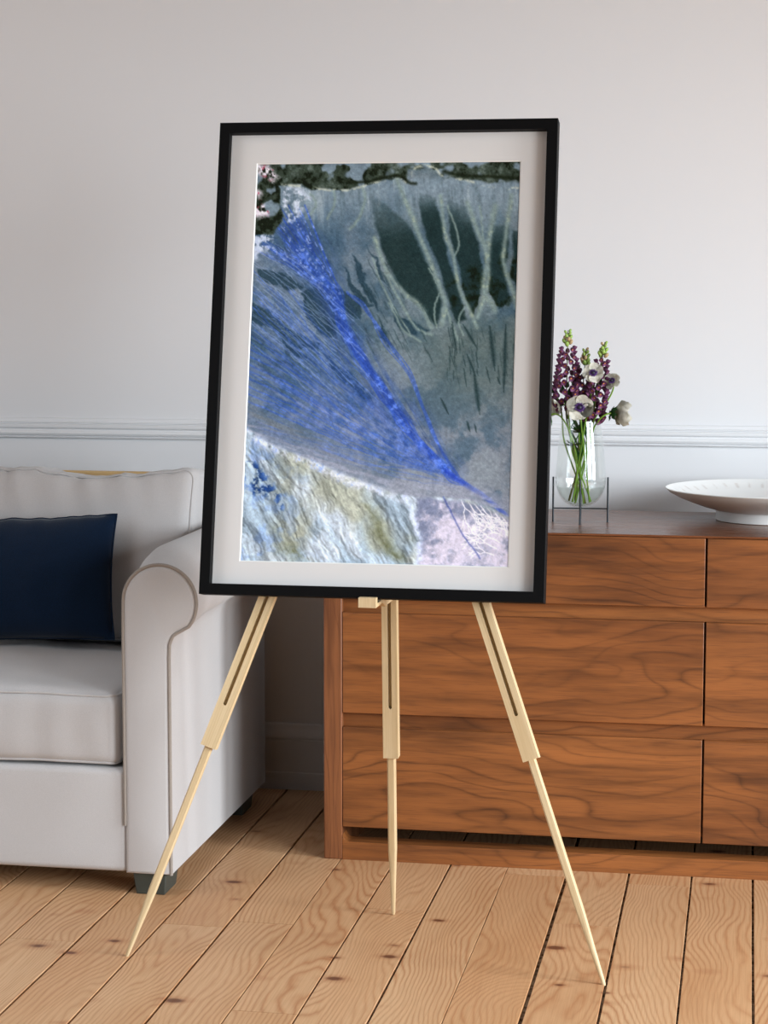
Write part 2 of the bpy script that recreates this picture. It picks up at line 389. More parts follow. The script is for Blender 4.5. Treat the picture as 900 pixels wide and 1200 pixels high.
# ------------------------------------------------------------------ sideboard
DX0, DX1, DY0, DY1, DZ = -0.9140, 0.748, 4.366, 4.855, 0.742
POST = 0.042
def make_sideboard():
    t = thing('sideboard', 'low walnut sideboard of drawers against the wall, behind the easel', 'sideboard', ((DX0 + DX1) / 2, (DY0 + DY1) / 2, 0))
    ox, oy = t.location.x, t.location.y
    def bx(*a): return box_bm(a[0] - ox, a[1] - ox, a[2] - oy, a[3] - oy, a[4], a[5])
    obj('top', bx(DX0, DX1, DY0 + .001, DY1, .7375, DZ), M['walnut_top'], t, bevel=.0012)
    for x0, x1 in ((DX0, DX0 + POST), (DX1 - POST, DX1)):
        obj('side_panel', bx(x0, x1, DY0, DY1, .0, .7370), M['walnut_z'], t, bevel=.003)
    # base rail with rounded inner corners to the posts
    xl, xr, z0, z1, r = DX0 + POST + .0004, DX1 - POST - .0004, 0.0, .0405, .016
    pts = [(xl, z0), (xr, z0), (xr, z1 + r)] + arc(xr - r, z1 + r, r, 0, -90, 6)[1:] + arc(xl + r, z1 + r, r, -90, -180, 6)
    bm = bmesh.new(); add_prism(bm, pts, lambda u, v: (u - ox, DY0 - oy + .0005, v), lambda u, v: (u - ox, DY0 + .05 - oy, v))
    obj('base_rail', bm, M['walnut_x'], t, bevel=.0025)
    obj('base_rail', bx(xl, xr, DY1 - .05, DY1 - .005, 0, .0770), M['walnut_x'], t, bevel=.0025)  # rear rail made tall to block light leaking in from behind
    for z0, z1 in ((.5555, .5895), (.2995, .3335)):
        zz0, zz1 = z0 + .0, z1
        pts = [(xl, zz0 - .010), (xl + .002, zz0 - .003), (xl + .008, zz0), (xr, zz0), (xr, zz1), (xl, zz1)]
        bm = bmesh.new(); add_prism(bm, pts, lambda u, v: (u - ox, DY0 + .016 - oy, v), lambda u, v: (u - ox, DY0 + .04 - oy, v))
        obj('rail', bm, M['walnut_x'], t)
    # dark inner box the drawers slide into
    bm = bmesh.new(); b = (DX0 + POST + .001, DX1 - POST - .001)
    add_box(bm, b[0] - ox, b[1] - ox, DY0 + .045 - oy, DY1 - .01 - oy, .078, .735)
    obj('carcass', bm, M['walnut_x'], t, smooth=False)
    cols = ((-.8712, -.0848), (-.0806, .7052))
    rows = ((.5880, .7365), (.3318, .5562), (.0745, .3003))
    for z0, z1 in rows:
        for x0, x1 in cols:
            cx, cz = (x0 + x1) / 2, (z0 + z1) / 2
            bm = box_bm(x0 - cx, x1 - cx, 0, .022, z0 - cz, z1 - cz)
            d = obj('drawer', bm, M['walnut_x'], t, bevel=.0014)
            d.location = (cx - ox, DY0 + .0008 - oy, cz)
    return t
make_sideboard()

# ------------------------------------------------------------------ sofa
def rbox(hx, hy, hz, r, nx=30, ny=22, nz=12, f=None):
    """rounded box centred at the origin; f(Vector on surface, unit uvw) displaces it"""
    def ticks(h, n):
        inner = [(-h + r) + 2 * (h - r) * i / n for i in range(n + 1)]
        e = [r * (1 - math.cos(PI / 2 * i / 5)) for i in range(5)]
        return [-h + v for v in e] + inner + [h - v for v in reversed(e)]
    tx, ty, tz = ticks(hx, nx), ticks(hy, ny), ticks(hz, nz)
    bm = bmesh.new(); cache = {}
    def place(x, y, z):
        q = Vector((x, y, z)); c = Vector((max(-hx + r, min(hx - r, x)), max(-hy + r, min(hy - r, y)), max(-hz + r, min(hz - r, z))))
        d = q - c
        if d.length > 1e-9: q = c + d.normalized() * r
        return f(q, (x / hx, y / hy, z / hz)) if f else q
    def vert(i, j, k):
        key = (i, j, k)
        if key not in cache: cache[key] = bm.verts.new(place(tx[i], ty[j], tz[k]))
        return cache[key]
    A, B, C = len(tx) - 1, len(ty) - 1, len(tz) - 1
    for i in range(A):
        for j in range(B):
            bm.faces.new((vert(i, j, 0), vert(i, j + 1, 0), vert(i + 1, j + 1, 0), vert(i + 1, j, 0)))
            bm.faces.new((vert(i, j, C), vert(i + 1, j, C), vert(i + 1, j + 1, C), vert(i, j + 1, C)))
    for i in range(A):
        for k in range(C):
            bm.faces.new((vert(i, 0, k), vert(i + 1, 0, k), vert(i + 1, 0, k + 1), vert(i, 0, k + 1)))
            bm.faces.new((vert(i, B, k), vert(i, B, k + 1), vert(i + 1, B, k + 1), vert(i + 1, B, k)))
    for j in range(B):
        for k in range(C):
            bm.faces.new((vert(0, j, k), vert(0, j, k + 1), vert(0, j + 1, k + 1), vert(0, j + 1, k)))
            bm.faces.new((vert(A, j, k), vert(A, j + 1, k), vert(A, j + 1, k + 1), vert(A, j, k + 1)))
    return bm, place
def loop_rect(hu, hv, r, n=40, na=6):
    """closed rounded rectangle in 2D"""
    pts = []
    for (cx, cy, a0) in ((hu - r, hv - r, 0), (-hu + r, hv - r, 90), (-hu + r, -hv + r, 180), (hu - r, -hv + r, 270)):
        pts += [(cx + r * math.cos(math.radians(a0 + 90 * i / na)), cy + r * math.sin(math.radians(a0 + 90 * i / na))) for i in range(na + 1)]
    out = []
    for i in range(len(pts)):
        a, b = Vector(pts[i]), Vector(pts[(i + 1) % len(pts)])
        k = max(1, int((b - a).length / 0.02))
        for s in range(k): out.append(tuple(a.lerp(b, s / k)))
    return out

SX0, SX1, SY0, SY1 = -2.95, -1.165, 4.012, 4.87      # outer sides of the two arms, front, back
def arm_profile():
    """right arm outline (x, z), counter-clockwise seen from the front, for an arm whose outer side is SX1"""
    cx, cz, r = -1.1835, .6215, .0775
    p = [(-1.2625, .048)]
    p += [(-1.2625, z) for z in (.15, .25, .35, .45, .54)]
    p += [(-1.2622, .58)]
    p += arc(cx, cz, r + .0005, 178, -38, 30)
    p += [(-1.136, .5655), (-1.1480, .5590), (-1.1560, .5530), (-1.1605, .5440), (-1.1640, .5340)]
    p += [(-1.165, z) for z in (.51, .43, .33, .23, .13, .048)]
    return p
def make_sofa():
    t = thing('sofa', 'greige fabric sofa with rolled arms and dark feet, against the wall', 'sofa', ((SX0 + SX1) / 2, (SY0 + SY1) / 2, 0))
    ox, oy = t.location.x, t.location.y
    inner_r = -1.2625; inner_l = SX0 + (SX1 - inner_r)
    mirror = lambda x: (SX0 + SX1) - x
    for side in (0, 1):
        prof = arm_profile()
        fx = (lambda x: x) if side == 0 else mirror
        bm = bmesh.new()
        # front panel slightly crowned, then the sleeve running back
        cu = sum(p[0] for p in prof) / len(prof); cv = .36
        rings = []
        for (y, ins) in ((SY0, .010), (SY0 + .002, .004), (SY0 + .007, .0), (SY0 + .014, 0), (SY0 + .025, 0), (SY0 + .04, 0), (SY0 + .06, 0), (SY0 + .08, 0), (SY0 + .105, 0), (SY0 + .14, 0), (SY0 + .2, 0), (SY0 + .3, 0), (SY0 + .4, 0), (SY0 + .6, 0), (SY1 - .012, 0), (SY1, .012)):
            n = len(prof); ring = []
            for i, (u, v) in enumerate(prof):
                a, b = Vector(prof[i - 1]), Vector(prof[(i + 1) % n]); d = (b - a).normalized()
                nrm = Vector((d.y, -d.x))            # points into the outline (clockwise path)
                q = Vector((u, v)) + nrm * ins
                g = min(1, max(0, (y - SY0 - .010) / .13)); g = g * g * (3 - 2 * g); e = max(0, (q.y - .50) / .20)      # the sleeve swells behind the front panel
                q.y += .030 * g * min(1, e); q.x -= .006 * g * e * (1 if q.x < -1.19 else -.3)
                ring.append(bm.verts.new((fx(q.x) - ox, y - oy, q.y)))
            rings.append(ring)
        for A, B in zip(rings[:-1], rings[1:]):
            for i in range(n):
                j = (i + 1) % n; bm.faces.new((A[i], A[j], B[j], B[i]))
        bm.faces.new(rings[0]); bm.faces.new(list(reversed(rings[-1])))
        arm = obj('arm', bm, M['sofa'], t, sharp=50)
        bm = bmesh.new()
        add_tube(bm, [(fx(u) - ox, SY0 + .004 - oy, v) for u, v in prof[1:]], .0038, 8)
        obj('piping', bm, M['piping'], arm)
    # seat base
    bm, _ = rbox((inner_r - inner_l) / 2 + .004, (SY1 - .03 - SY0 - .004) / 2, (.268 - .048) / 2, .014, 12, 12, 6)
    b = obj('seat_base', bm, M['sofa'], t); b.location = ((inner_r + inner_l) / 2 - ox, (SY0 + .008 + SY1 - .03) / 2 - oy, (.268 + .048) / 2)
    # back: upright upholstered panel
    bm, _ = rbox((inner_r - inner_l) / 2 - .008, .075, (.80 - .05) / 2, .03, 14, 5, 8)
    b = obj('backrest', bm, M['sofa'], t); b.location = ((inner_r + inner_l) / 2 - ox, SY1 - .078 - oy, .425)
    bm, _ = rbox(.25, .014, .0125, .006, 8, 3, 3)
    b = obj('back_rail', bm, M['tan_wood'], t); b.location = (-1.60 - ox, SY1 - .085 - oy, .8095); b['label'] = 'tan wooden rail along the top of the back'
    # seat cushions
    W = (inner_r - .012 - (inner_l + .012)) / 2
    for k in (0, 1):
        hx, hy, hz = W / 2 - .003, .30, .0775
        cx = inner_r - .014 - hx if k == 0 else inner_l + .014 + hx
        def fs(q, s, sd=k):
            q = q.copy(); u, v, w = s
            dome = max(0, 1 - u * u) ** .6 * max(0, 1 - v * v) ** .6
            if w > 0: q.z += .028 * dome * w
            q.z -= .004 * max(0, -v) * (1 - abs(w)) * 0
            q.y -= .010 * (1 - u * u) * (1 - w * w) * (1 if v < 0 else 0)
            q.z += .0035 * mnoise.noise(Vector((q.x * 9, q.y * 8, sd * 7.1)))
            q.y += .0035 * mnoise.noise(Vector((q.x * 22, q.z * 9, sd * 3.1 + 4))) * max(0, -v)
            return q
        bm, place = rbox(hx, hy, hz, .026, 40, 26, 8, fs)
        c = obj('seat_cushion', bm, M['sofa'], t, sharp=70); c.location = (cx - ox, SY0 + .012 + hy - oy, .2705 + hz)
        for sgn in (1, -1):
            bm = bmesh.new(); path = []
            for u, v in loop_rect(hx - .004, hy - .004, .03):
                path.append(place(u, v, sgn * (hz - .004)) )
            add_tube(bm, path, .0032, 8, closed=True)
            obj('piping', bm, M['sofa'], c)
    # back cushions
    for k in (0, 1):
        hx, hy, hz = W / 2 + (.006 if k == 0 else -.004), .098, .205
        cx = -1.2500 - hx if k == 0 else inner_l + .012 + hx
        def fb(q, s, sd=k):
            q = q.copy(); u, v, w = s
            dome = max(0, 1 - u * u) ** .55 * max(0, 1 - w * w) ** .55
            q.y += (.035 if v < 0 else .0) * dome * (-1 if v < 0 else 1)
            wr = mnoise.noise(Vector((q.x * 21, 1.7, sd * 5.0))) + .6 * mnoise.noise(Vector((q.x * 43, 5.1, sd)))
            top = max(0, w) ** 5
            q.z += .008 * wr * top * (1 - abs(u) ** 6) - .017 * top * math.exp(-((u - .40) / .30) ** 2) - .006 * top * (1 - u ** 4)
            fold = mnoise.noise(Vector((q.x * 23 + q.z * 7, q.z * 6, sd * 2.0 + 9)))
            q.y += (.007 * fold) * (max(0, w) ** 2 if v < 0 else 0) * (1 - abs(u) ** 4)
            q.x += .010 * (w * w) * (1 if u > 0 else -1) * abs(u) - .006 * abs(u) * (1 if u > 0 else -1)
            return q
        bm, place = rbox(hx, hy, hz, .03, 64, 10, 30, fb)
        c = obj('back_cushion', bm, M['sofa'], t, sharp=70)
        c.location = (cx - ox, 4.615 - oy, .6425); c.rotation_euler = (math.radians(-7), 0, 0)
        for sgn in (-1, 1):
            bm = bmesh.new(); path = []
            for u, v in loop_rect(hx - .003, hz - .003, .035):
                path.append(place(u, sgn * (hy - .006), v))
            add_tube(bm, path, .0026, 8, closed=True)
            obj('piping', bm, M['sofa'], c)
    # feet: tapered blocks
    for (fx_, fy) in ((-1.215, 4.075), (mirror(-1.215), 4.075), (-1.215, 4.745), (mirror(-1.215), 4.745)):
        bm = bmesh.new(); a, b_ = .036, .031
        lo = [bm.verts.new((fx_ - ox + sx * b_, fy - oy + sy * b_ * 1.4, .0)) for sx, sy in ((-1, -1), (1, -1), (1, 1), (-1, 1))]
        hi = [bm.verts.new((fx_ - ox + sx * a, fy - oy + sy * a * 1.4, .0485)) for sx, sy in ((-1, -1), (1, -1), (1, 1), (-1, 1))]
        bm.faces.new(lo); bm.faces.new(list(reversed(hi)))
        for i in range(4):
            j = (i + 1) % 4; bm.faces.new((lo[i], lo[j], hi[j], hi[i]))
        obj('foot', bm, M['foot'], t, bevel=.0025)
    return t
make_sofa()

def make_pillow():
    hx, hz, th = .205, .1435, .062
    bm = bmesh.new(); N, K = 44, 36; side = {}
    for s in (-1, 1):
        for i in range(N + 1):
            for k in range(K + 1):
                u, w = -1 + 2 * i / N, -1 + 2 * k / K
                edge = i in (0, N) or k in (0, K)
                if s == 1 and edge: side[(s, i, k)] = side[(-1, i, k)]; continue
                x = hx * u * (1 - .055 * (1 - w * w)); z = hz * w * (1 - .045 * (1 - u * u))
                d = (max(0, 1 - abs(u) ** 2.4) * max(0, 1 - abs(w) ** 2.4)) ** .55
                e = max(abs(u), abs(w))
                z += .0045 * mnoise.noise(Vector((u * 7, 3.3, 0))) * (max(0, w) ** 3) * (1 - abs(u) ** 8)
                y = s * th * d + .004 * mnoise.noise(Vector((u * 3.2, w * 3.2, s * 4.0))) * d
                side[(s, i, k)] = bm.verts.new((x, y, z))
    for s in (-1, 1):
        for i in range(N):
            for k in range(K):
                q = [side[(s, i, k)], side[(s, i + 1, k)], side[(s, i + 1, k + 1)], side[(s, i, k + 1)]]
                bm.faces.new(q if s == -1 else list(reversed(q)))
    t = thing('throw_pillow', 'navy blue velvet throw pillow leaning on the sofa back', 'pillow', (-1.612, 4.425, .454))
    p = obj('pillow_cover', bm, M['navy'], t, sharp=80); p.location = (0, 0, .151); p.rotation_euler = (math.radians(-14), math.radians(-2.5), 0)
    bm = bmesh.new()
    path = []
    for i in range(N): path.append((i, 0))
    for k in range(K): path.append((N, k))
    for i in range(N): path.append((N - i, K))
    for k in range(K): path.append((0, K - k))
    me = p.data
    def edge_pt(i, k):
        u, w = -1 + 2 * i / N, -1 + 2 * k / K
        x = hx * u * (1 - .055 * (1 - w * w)); z = hz * w * (1 - .045 * (1 - u * u))
        z += .0045 * mnoise.noise(Vector((u * 7, 3.3, 0))) * (max(0, w) ** 3) * (1 - abs(u) ** 8)
        return (x, 0, z)
    add_tube(bm, [edge_pt(i, k) for i, k in path], .0022, 6, closed=True)
    obj('seam', bm, M['navy'], p)
make_pillow()

# ------------------------------------------------------------------ easel
EC = -0.6917
SL_L = .2009                                  # lean of the front legs: y per z
def slab_u(bm, outline, org, X, Yd, Zd, thick):
    """extrude a 2D outline (u along X, v along Zd) from the face plane back along Yd"""
    f = lambda d: (lambda u, v: org + X * u + Zd * v + Yd * d)
    add_prism(bm, outline, f(0.0), f(thick))
def make_easel():
    t = thing('easel', 'pale wooden three-legged display easel standing on the floorboards', 'easel', (EC, 3.75, 0))
    org0 = Vector(t.location)
    def leg(foot, head, s_sleeve, s_slot, s_top, wid, thick, wl, face_hint):
        foot, head = Vector(foot), Vector(head)
        Z = (head - foot).normalized(); F = Vector(face_hint); F = (F - Z * F.dot(Z)).normalized(); X = F.cross(Z) * -1
        X = Z.cross(F) * -1 if X.x < 0 else X
        if X.x < 0: X = -X
        # local mesh frame: object gets the leg's own axes so the wood grain follows it
        R = Matrix((X, -F, Z)).transposed().to_4x4()
        w, sl = wid / 2, .0036
        # upper part: slotted bar (grooved, closed behind), slot end rounded
        bm = bmesh.new()
        out = [(-w, s_sleeve), (w, s_sleeve), (w, s_top), (sl, s_top)] + [(sl, s_slot + .004)] + [(x, z) for x, z in arc(0, s_slot + .004, sl, 0, -180, 8)][1:] + [(-sl, s_top), (-w, s_top)]
        add_prism(bm, out, lambda u, v: (u, 0, v), lambda u, v: (u, thick * .42, v))
        add_box(bm, -w, w, thick * .42, thick, s_sleeve, s_top)
        up = obj('leg', bm, M['ash'], t)
        up.matrix_local = Matrix.Translation(foot - org0) @ R
        # lower part: square rod that tapers to a rounded tip
        bm = bmesh.new(); a = wl / 2; prev = None
        cs = [(0.0, .30, .8), (.004, .46, .9), (.02, .52, .9), (.07, .72, .6), (.14, 1.0, 0.0), (s_sleeve + .05, 1.0, 0.0)]
        for z, k, rd in cs:
            ring = []
            for i in range(16):
                an = 2 * PI * (i + .5) / 16; c, s = math.cos(an), math.sin(an); m = max(abs(c), abs(s))
                sq = Vector((c / m, s / m)); ci = Vector((c, s)); q = sq.lerp(ci * 1.05, rd) * a * k
                ring.append(bm.verts.new((q.x, thick * .5 + q.y * .95, z)))
            if prev:
                for i in range(16):
                    j = (i + 1) % 16; bm.faces.new((prev[i], prev[j], ring[j], ring[i]))
            else: bm.faces.new(ring)
            prev = ring
        bm.faces.new(list(reversed(prev)))
        lo = obj('leg_extension', bm, M['ash'], up, sharp=30)
        return up
    zt = 1.205
    for sg in (-1, 1):
        k = .3645                              # inward run per z
        foot = (EC + sg * .4520, 3.6204 + .002, 0); head = (EC + sg * (.4520 - k * zt), 3.6204 + SL_L * zt, zt)
        ln = (Vector(head) - Vector(foot)).length; sc = ln / zt
        leg(foot, head, .396 * sc, .474 * sc, ln, .0305, .024, .0150, (0, -1, 0))
    foot, head = (EC + .0020, 3.970, 0), (EC, 3.895, zt)
    leg(foot, head, .331, .432, 1.20, .0300, .024, .0165, (0, -1, 0))
    # head block that holds the three legs together
    bm = bmesh.new(); add_prism(bm, [(-.045, 1.165), (.045, 1.165), (.032, 1.245), (-.032, 1.245)], lambda u, v: (u, 3.6204 + SL_L * v + .026 - org0.y, v), lambda u, v: (u, 3.905 - org0.y - .012, v))
    obj('head_block', bm, M['ash'], t, bevel=.003)
    # picture rest: peg on the middle leg that reaches forward under the picture, with a lip
    y_leg = 3.970 - .075 / zt * .667
    pts = [(3.7000, .6715), (3.7000, .6905), (3.7140, .6905), (3.7150, .6785), (y_leg - .001, .6785), (y_leg - .001, .660), (3.80, .660), (3.770, .6715)]
    bm = bmesh.new(); add_prism(bm, pts, lambda u, v: (-.0166, u - org0.y, v), lambda u, v: (.0176, u - org0.y, v))
    obj('picture_rest', bm, M['ash'], t, bevel=.001)
    return t
make_easel()

# ------------------------------------------------------------------ art print: generic abstract aerial delta, computed per vertex
def paint_art(W=340, H=515):
    rng = np.random.default_rng(11)
    A, B = np.meshgrid((np.arange(W) + .5) / W * 310, (np.arange(H) + .5) / H * 470)      # painting units: 310 x 470
    def P(pts):                                              # sketch coordinates to painting units
        p = np.asarray(pts, float).reshape(-1, 2); b = p[:, 1] / 2.458 - 8; return np.stack([p[:, 0] / 2.458 - 24 + .0437 * b, b], 1)
    def vnoise(x, y, seed):
        T = np.random.default_rng(seed).random((64, 64))
        xi = np.floor(x).astype(int); yi = np.floor(y).astype(int); fx = x - xi; fy = y - yi
        fx = fx * fx * (3 - 2 * fx); fy = fy * fy * (3 - 2 * fy)
        g = lambda i, j: T[(yi + j) % 64, (xi + i) % 64]
        return (g(0, 0) * (1 - fx) + g(1, 0) * fx) * (1 - fy) + (g(0, 1) * (1 - fx) + g(1, 1) * fx) * fy
    def fbm(x, y, sc, seed, o=5, g=.5):
        v = 0; a = 1; n = 0
        for i in range(o):
            v = v + a * vnoise(x / sc * 2 ** i + 7.3 * i, y / sc * 2 ** i + 3.1 * i, seed + i); n += a; a *= g
        return v / n
    def ss(e0, e1, v):
        t = np.clip((v - e0) / (e1 - e0), 0, 1); return t * t * (3 - 2 * t)
    def mixc(img, c, m): return img * (1 - m[..., None]) + np.array(c, float) * m[..., None]
    wx = (fbm(A, B, 26, 100, 5, .6) - .5) * 22; wy = (fbm(A, B, 26, 200, 5, .6) - .5) * 22
    n1 = fbm(A + wx, B + wy, 40, 300, 6, .6); n2 = fbm(A, B, 7, 400, 4, .65); n3 = fbm(A, B, 90, 500, 4)
    def sdf(pts, warp=.5):
        q = P(pts); x, y = A + wx * warp, B + wy * warp; d = np.full_like(A, 1e9); ins = np.zeros(A.shape, bool)
        for (p, r) in zip(q, np.roll(q, -1, 0)):
            e = r - p; s = np.clip(((x - p[0]) * e[0] + (y - p[1]) * e[1]) / max(1e-9, (e ** 2).sum()), 0, 1)
            d = np.minimum(d, np.hypot(x - p[0] - s * e[0], y - p[1] - s * e[1]))
            c = (p[1] > y) != (r[1] > y)
            ins ^= c & (x < (r[0] - p[0]) * (y - p[1]) / (r[1] - p[1] + 1e-12) + p[0])
        return np.where(ins, -d, d)
    def lines(paths, sig):
        m = np.zeros_like(A)
        for Q, wdt, amp in paths:
            Q = np.asarray(Q, float)
            for (p, q), w_ in zip(zip(Q[:-1], Q[1:]), np.broadcast_to(wdt, len(Q) - 1)):
                w = max(w_, sig); pad = 3.2 * w
                i0, i1 = max(0, int((min(p[0], q[0]) - pad) / 310 * W)), min(W, int((max(p[0], q[0]) + pad) / 310 * W) + 1)
                j0, j1 = max(0, int((min(p[1], q[1]) - pad) / 470 * H)), min(H, int((max(p[1], q[1]) + pad) / 470 * H) + 1)
                if i0 >= i1 or j0 >= j1: continue
                a, b = A[j0:j1, i0:i1], B[j0:j1, i0:i1]; d = q - p
                s = np.clip(((a - p[0]) * d[0] + (b - p[1]) * d[1]) / max(1e-6, (d ** 2).sum()), 0, 1)
                D2 = (a - p[0] - s * d[0]) ** 2 + (b - p[1] - s * d[1]) ** 2
                m[j0:j1, i0:i1] = np.maximum(m[j0:j1, i0:i1], amp * np.exp(-D2 / (2 * w ** 2)))
        return m
    def curve(pts, n=30, amp=2.0, seed=0):
        """smooth path through sketch points, with a little wander"""
        q = P(pts); out = []
        q = np.vstack([2 * q[0] - q[1], q, 2 * q[-1] - q[-2]]); k = max(3, n // (len(q) - 3))
        for i in range(1, len(q) - 2):
            t = np.linspace(0, 1, k, endpoint=False)[:, None]; a, b, c, d = q[i - 1:i + 3]
            out.append(.5 * (2 * b + (c - a) * t + (2 * a - 5 * b + 4 * c - d) * t ** 2 + (3 * b - a - 3 * c + d) * t ** 3))
        o = np.vstack(out + [q[-2:-1]]); r = np.random.default_rng(seed); m = len(o)
        w = np.cumsum(r.normal(0, 1, (m, 2)), 0); t = np.linspace(0, 1, m)[:, None]; w = w - w[0] - (w[-1] - w[0]) * t
        return o + w / max(1e-6, np.abs(w).max()) * amp
    # --- ground tones
    img = np.zeros(A.shape + (3,)) + np.array((104, 120, 128.))
    img = mixc(img, (136, 142, 152), ss(200, 340, B) * .9)
    img = mixc(img, (84, 102, 106), ss(150, 240, A) * ss(160, 200, B) * ss(290, 200, B) * .8)
    img = mixc(img, (88, 110, 138), ss(190, 40, A) * ss(20, 90, B) * .75)
    img = mixc(img, (146, 154, 160), ss(.44, .70, n1) * .45)
    img = mixc(img, (70, 94, 112), ss(.52, .30, n1) * .6)
    img = mixc(img, (100, 112, 110), ss(180, 250, A) * ss(175, 215, B) * ss(330, 240, B) * .7)
    # pale wash below the top ridge
    pale = ss(14, 26, B) * ss(92, 34, B + wy * 1.5)
    img = mixc(img, (136, 152, 164), pale * .75)
    stv = fbm(A * 1.0 - B * .12, B * .14, 7, 2300, 4, .6)
    img = mixc(img, (168, 180, 186), pale * ss(.5, .75, stv) * .6)
    img = mixc(img, (88, 104, 110), pale * ss(.45, .25, stv) * .45)
    # dark patches between the channels, soft at the top and lobed below
    def patch(pts, col, amt, soft=3.0, topfade=None, warp=.45):
        nonlocal img
        m = ss(soft * .4, -soft, sdf(pts, warp))
        if topfade: m = m * ss(topfade[0] / 2.458 - 8, topfade[1] / 2.458 - 8, B + wy)
        img = mixc(img, col, m * amt)
    T1 = (38, 56, 56)
    patch([(385, 110), (440, 150), (500, 190), (545, 290), (572, 360), (592, 420), (590, 470), (570, 505), (545, 460), (505, 420), (470, 380), (430, 300), (400, 200)], T1, .88, 4, (95, 260))
    patch([(525, 105), (580, 120), (600, 220), (612, 300), (640, 400), (662, 478), (630, 486), (604, 420), (584, 340), (560, 275), (535, 200)], T1, .9, 3, (80, 190))
    patch([(610, 130), (668, 150), (700, 250), (716, 350), (694, 430), (676, 474), (648, 400), (632, 310), (615, 230)], T1, .9, 3, (110, 240))
    patch([(735, 200), (785, 210), (770, 350), (788, 410), (748, 452), (722, 400), (724, 310)], T1, .9, 3, (150, 280))
    patch([(788, 220), (812, 220), (812, 400), (785, 360)], T1, .9, 3, (150, 270))
    img = mixc(img, (20, 30, 14), ss(5, -8, sdf([(580, 370), (700, 300), (812, 290), (812, 440), (690, 470), (600, 440)], 1.0)) * ss(.40, .62, n1 * .5 + n2 * .5) * ss(125, 70, np.abs(img[..., 0] - 0)) * .85)
    for q in ([(180, 398), (235, 388), (285, 424), (314, 480), (302, 532), (262, 540), (225, 500), (198, 450)], [(285, 380), (330, 400), (368, 438), (360, 476), (320, 462)], [(45, 430), (110, 462), (195, 515), (245, 555), (240, 580), (165, 552), (90, 510), (50, 480)],
              [(250, 566), (330, 622), (392, 704), (368, 700), (300, 645)], [(302, 320), (335, 360), (398, 440), (375, 444), (330, 392)], [(436, 428), (500, 488), (518, 542), (480, 522), (450, 470)], [(408, 480), (438, 518), (442, 556), (415, 532)],
              [(335, 290), (372, 320), (402, 400), (420, 470), (384, 420)], [(120, 520), (205, 590), (210, 612), (150, 585)], [(380, 250), (420, 310), (450, 380), (425, 360)], [(110, 590), (170, 615), (165, 630)], [(60, 330), (150, 350), (200, 390), (150, 400), (70, 370)], [(470, 470), (540, 500), (560, 508), (520, 520)]):
        patch(q, (44, 66, 78), .74, 2.2, None, .9)
    # pale channels
    ch = []
    for i, (q, w_) in enumerate([([(465, 70), (500, 160), (530, 240), (560, 310), (585, 380), (598, 440), (590, 490)], 2.1), ([(590, 120), (600, 220), (622, 290), (640, 390), (665, 440), (690, 500)], 1.7), ([(665, 140), (690, 220), (715, 270), (722, 330), (715, 400), (690, 470)], 1.9),
                                 ([(745, 150), (730, 230), (720, 310), (712, 390), (740, 450)], 2.3), ([(790, 120), (775, 230), (768, 310), (790, 390), (800, 440)], 1.9), ([(400, 240), (430, 330), (480, 400), (530, 440), (560, 500)], 1.9),
                                 ([(430, 340), (480, 440), (520, 500), (560, 520)], 1.2), ([(440, 430), (480, 500), (530, 540)], 1.0), ([(610, 150), (640, 250), (625, 300)], .9), ([(598, 440), (620, 490), (640, 540)], 1.1), ([(585, 400), (570, 450), (575, 500)], .8), ([(700, 150), (715, 260)], .8),
                                 ([(365, 90), (372, 130), (355, 180), (330, 215)], 1.3), ([(285, 95), (285, 140), (265, 185)], 1.1), ([(215, 110), (230, 150), (190, 190)], 1.0), ([(555, 330), (600, 420)], .9), ([(655, 440), (640, 480), (650, 520)], .8), ([(395, 300), (440, 420), (500, 520)], .8)]):
        ch.append((curve(q, 30, 1.4, 700 + i), w_, 1.0))
    chm = lines(ch, .6); img = mixc(img, (134, 150, 146), chm * .85); img = mixc(img, (176, 184, 160), lines(ch[:6], .4) * ss(.55, .75, n2) * .5)
    # dark slender flecks on the right-hand plain
    fl = [(curve(q, 8, .3, 5), w_, 1.0) for q, w_ in ([[(725, 495), (738, 622)], 2.0], [[(770, 490), (762, 682)], 1.7], [[(680, 632), (694, 746)], 1.9], [[(585, 700), (607, 746)], 1.0], [[(658, 765), (666, 794)], 1.0], [[(650, 490), (690, 560)], 1.3], [[(618, 490), (632, 572)], 1.1], [[(745, 640), (752, 660)], .8], [[(660, 575), (685, 640)], 1.0], [[(680, 775), (684, 796)], .7])]
    for i in range(46):
        X, Y = rng.uniform(600, 805), rng.uniform(480, 640); L = rng.uniform(12, 60); fl.append((curve([(X, Y), (X + rng.uniform(-.05, .3) * L, Y + L)], 8, .5, 5 + i), rng.uniform(.4, .9), rng.uniform(.4, .9)))
    for i in range(60):
        X, Y = rng.uniform(330, 540), rng.uniform(300, 560); L = rng.uniform(12, 60); fl.append((curve([(X, Y), (X + .5 * L, Y + L)], 8, .6, 70 + i), rng.uniform(.4, 1.0), rng.uniform(.2, .6)))
    img = mixc(img, (46, 64, 66), lines([(np.asarray(q), w_ * np.sin(np.linspace(.25, np.pi - .1, max(1, len(q) - 1))) ** .8, a_) for q, w_, a_ in fl], .38) * .85)
    # --- the blue braided streams
    def jig(q, s): q = np.asarray(q, float); return q + rng.normal(0, s, q.shape)
    trunk = [(310, 500), (360, 590), (420, 680), (480, 770), (545, 850), (610, 915)]; tail = [(660, 948), (715, 985), (768, 1032)]
    wash = ss(16, -14, sdf([(120, 210), (185, 170), (235, 250), (290, 380), (330, 480), (410, 610), (490, 700), (560, 800), (630, 920), (540, 900), (440, 790), (360, 650), (290, 540), (260, 440), (180, 340), (110, 280)], .8))
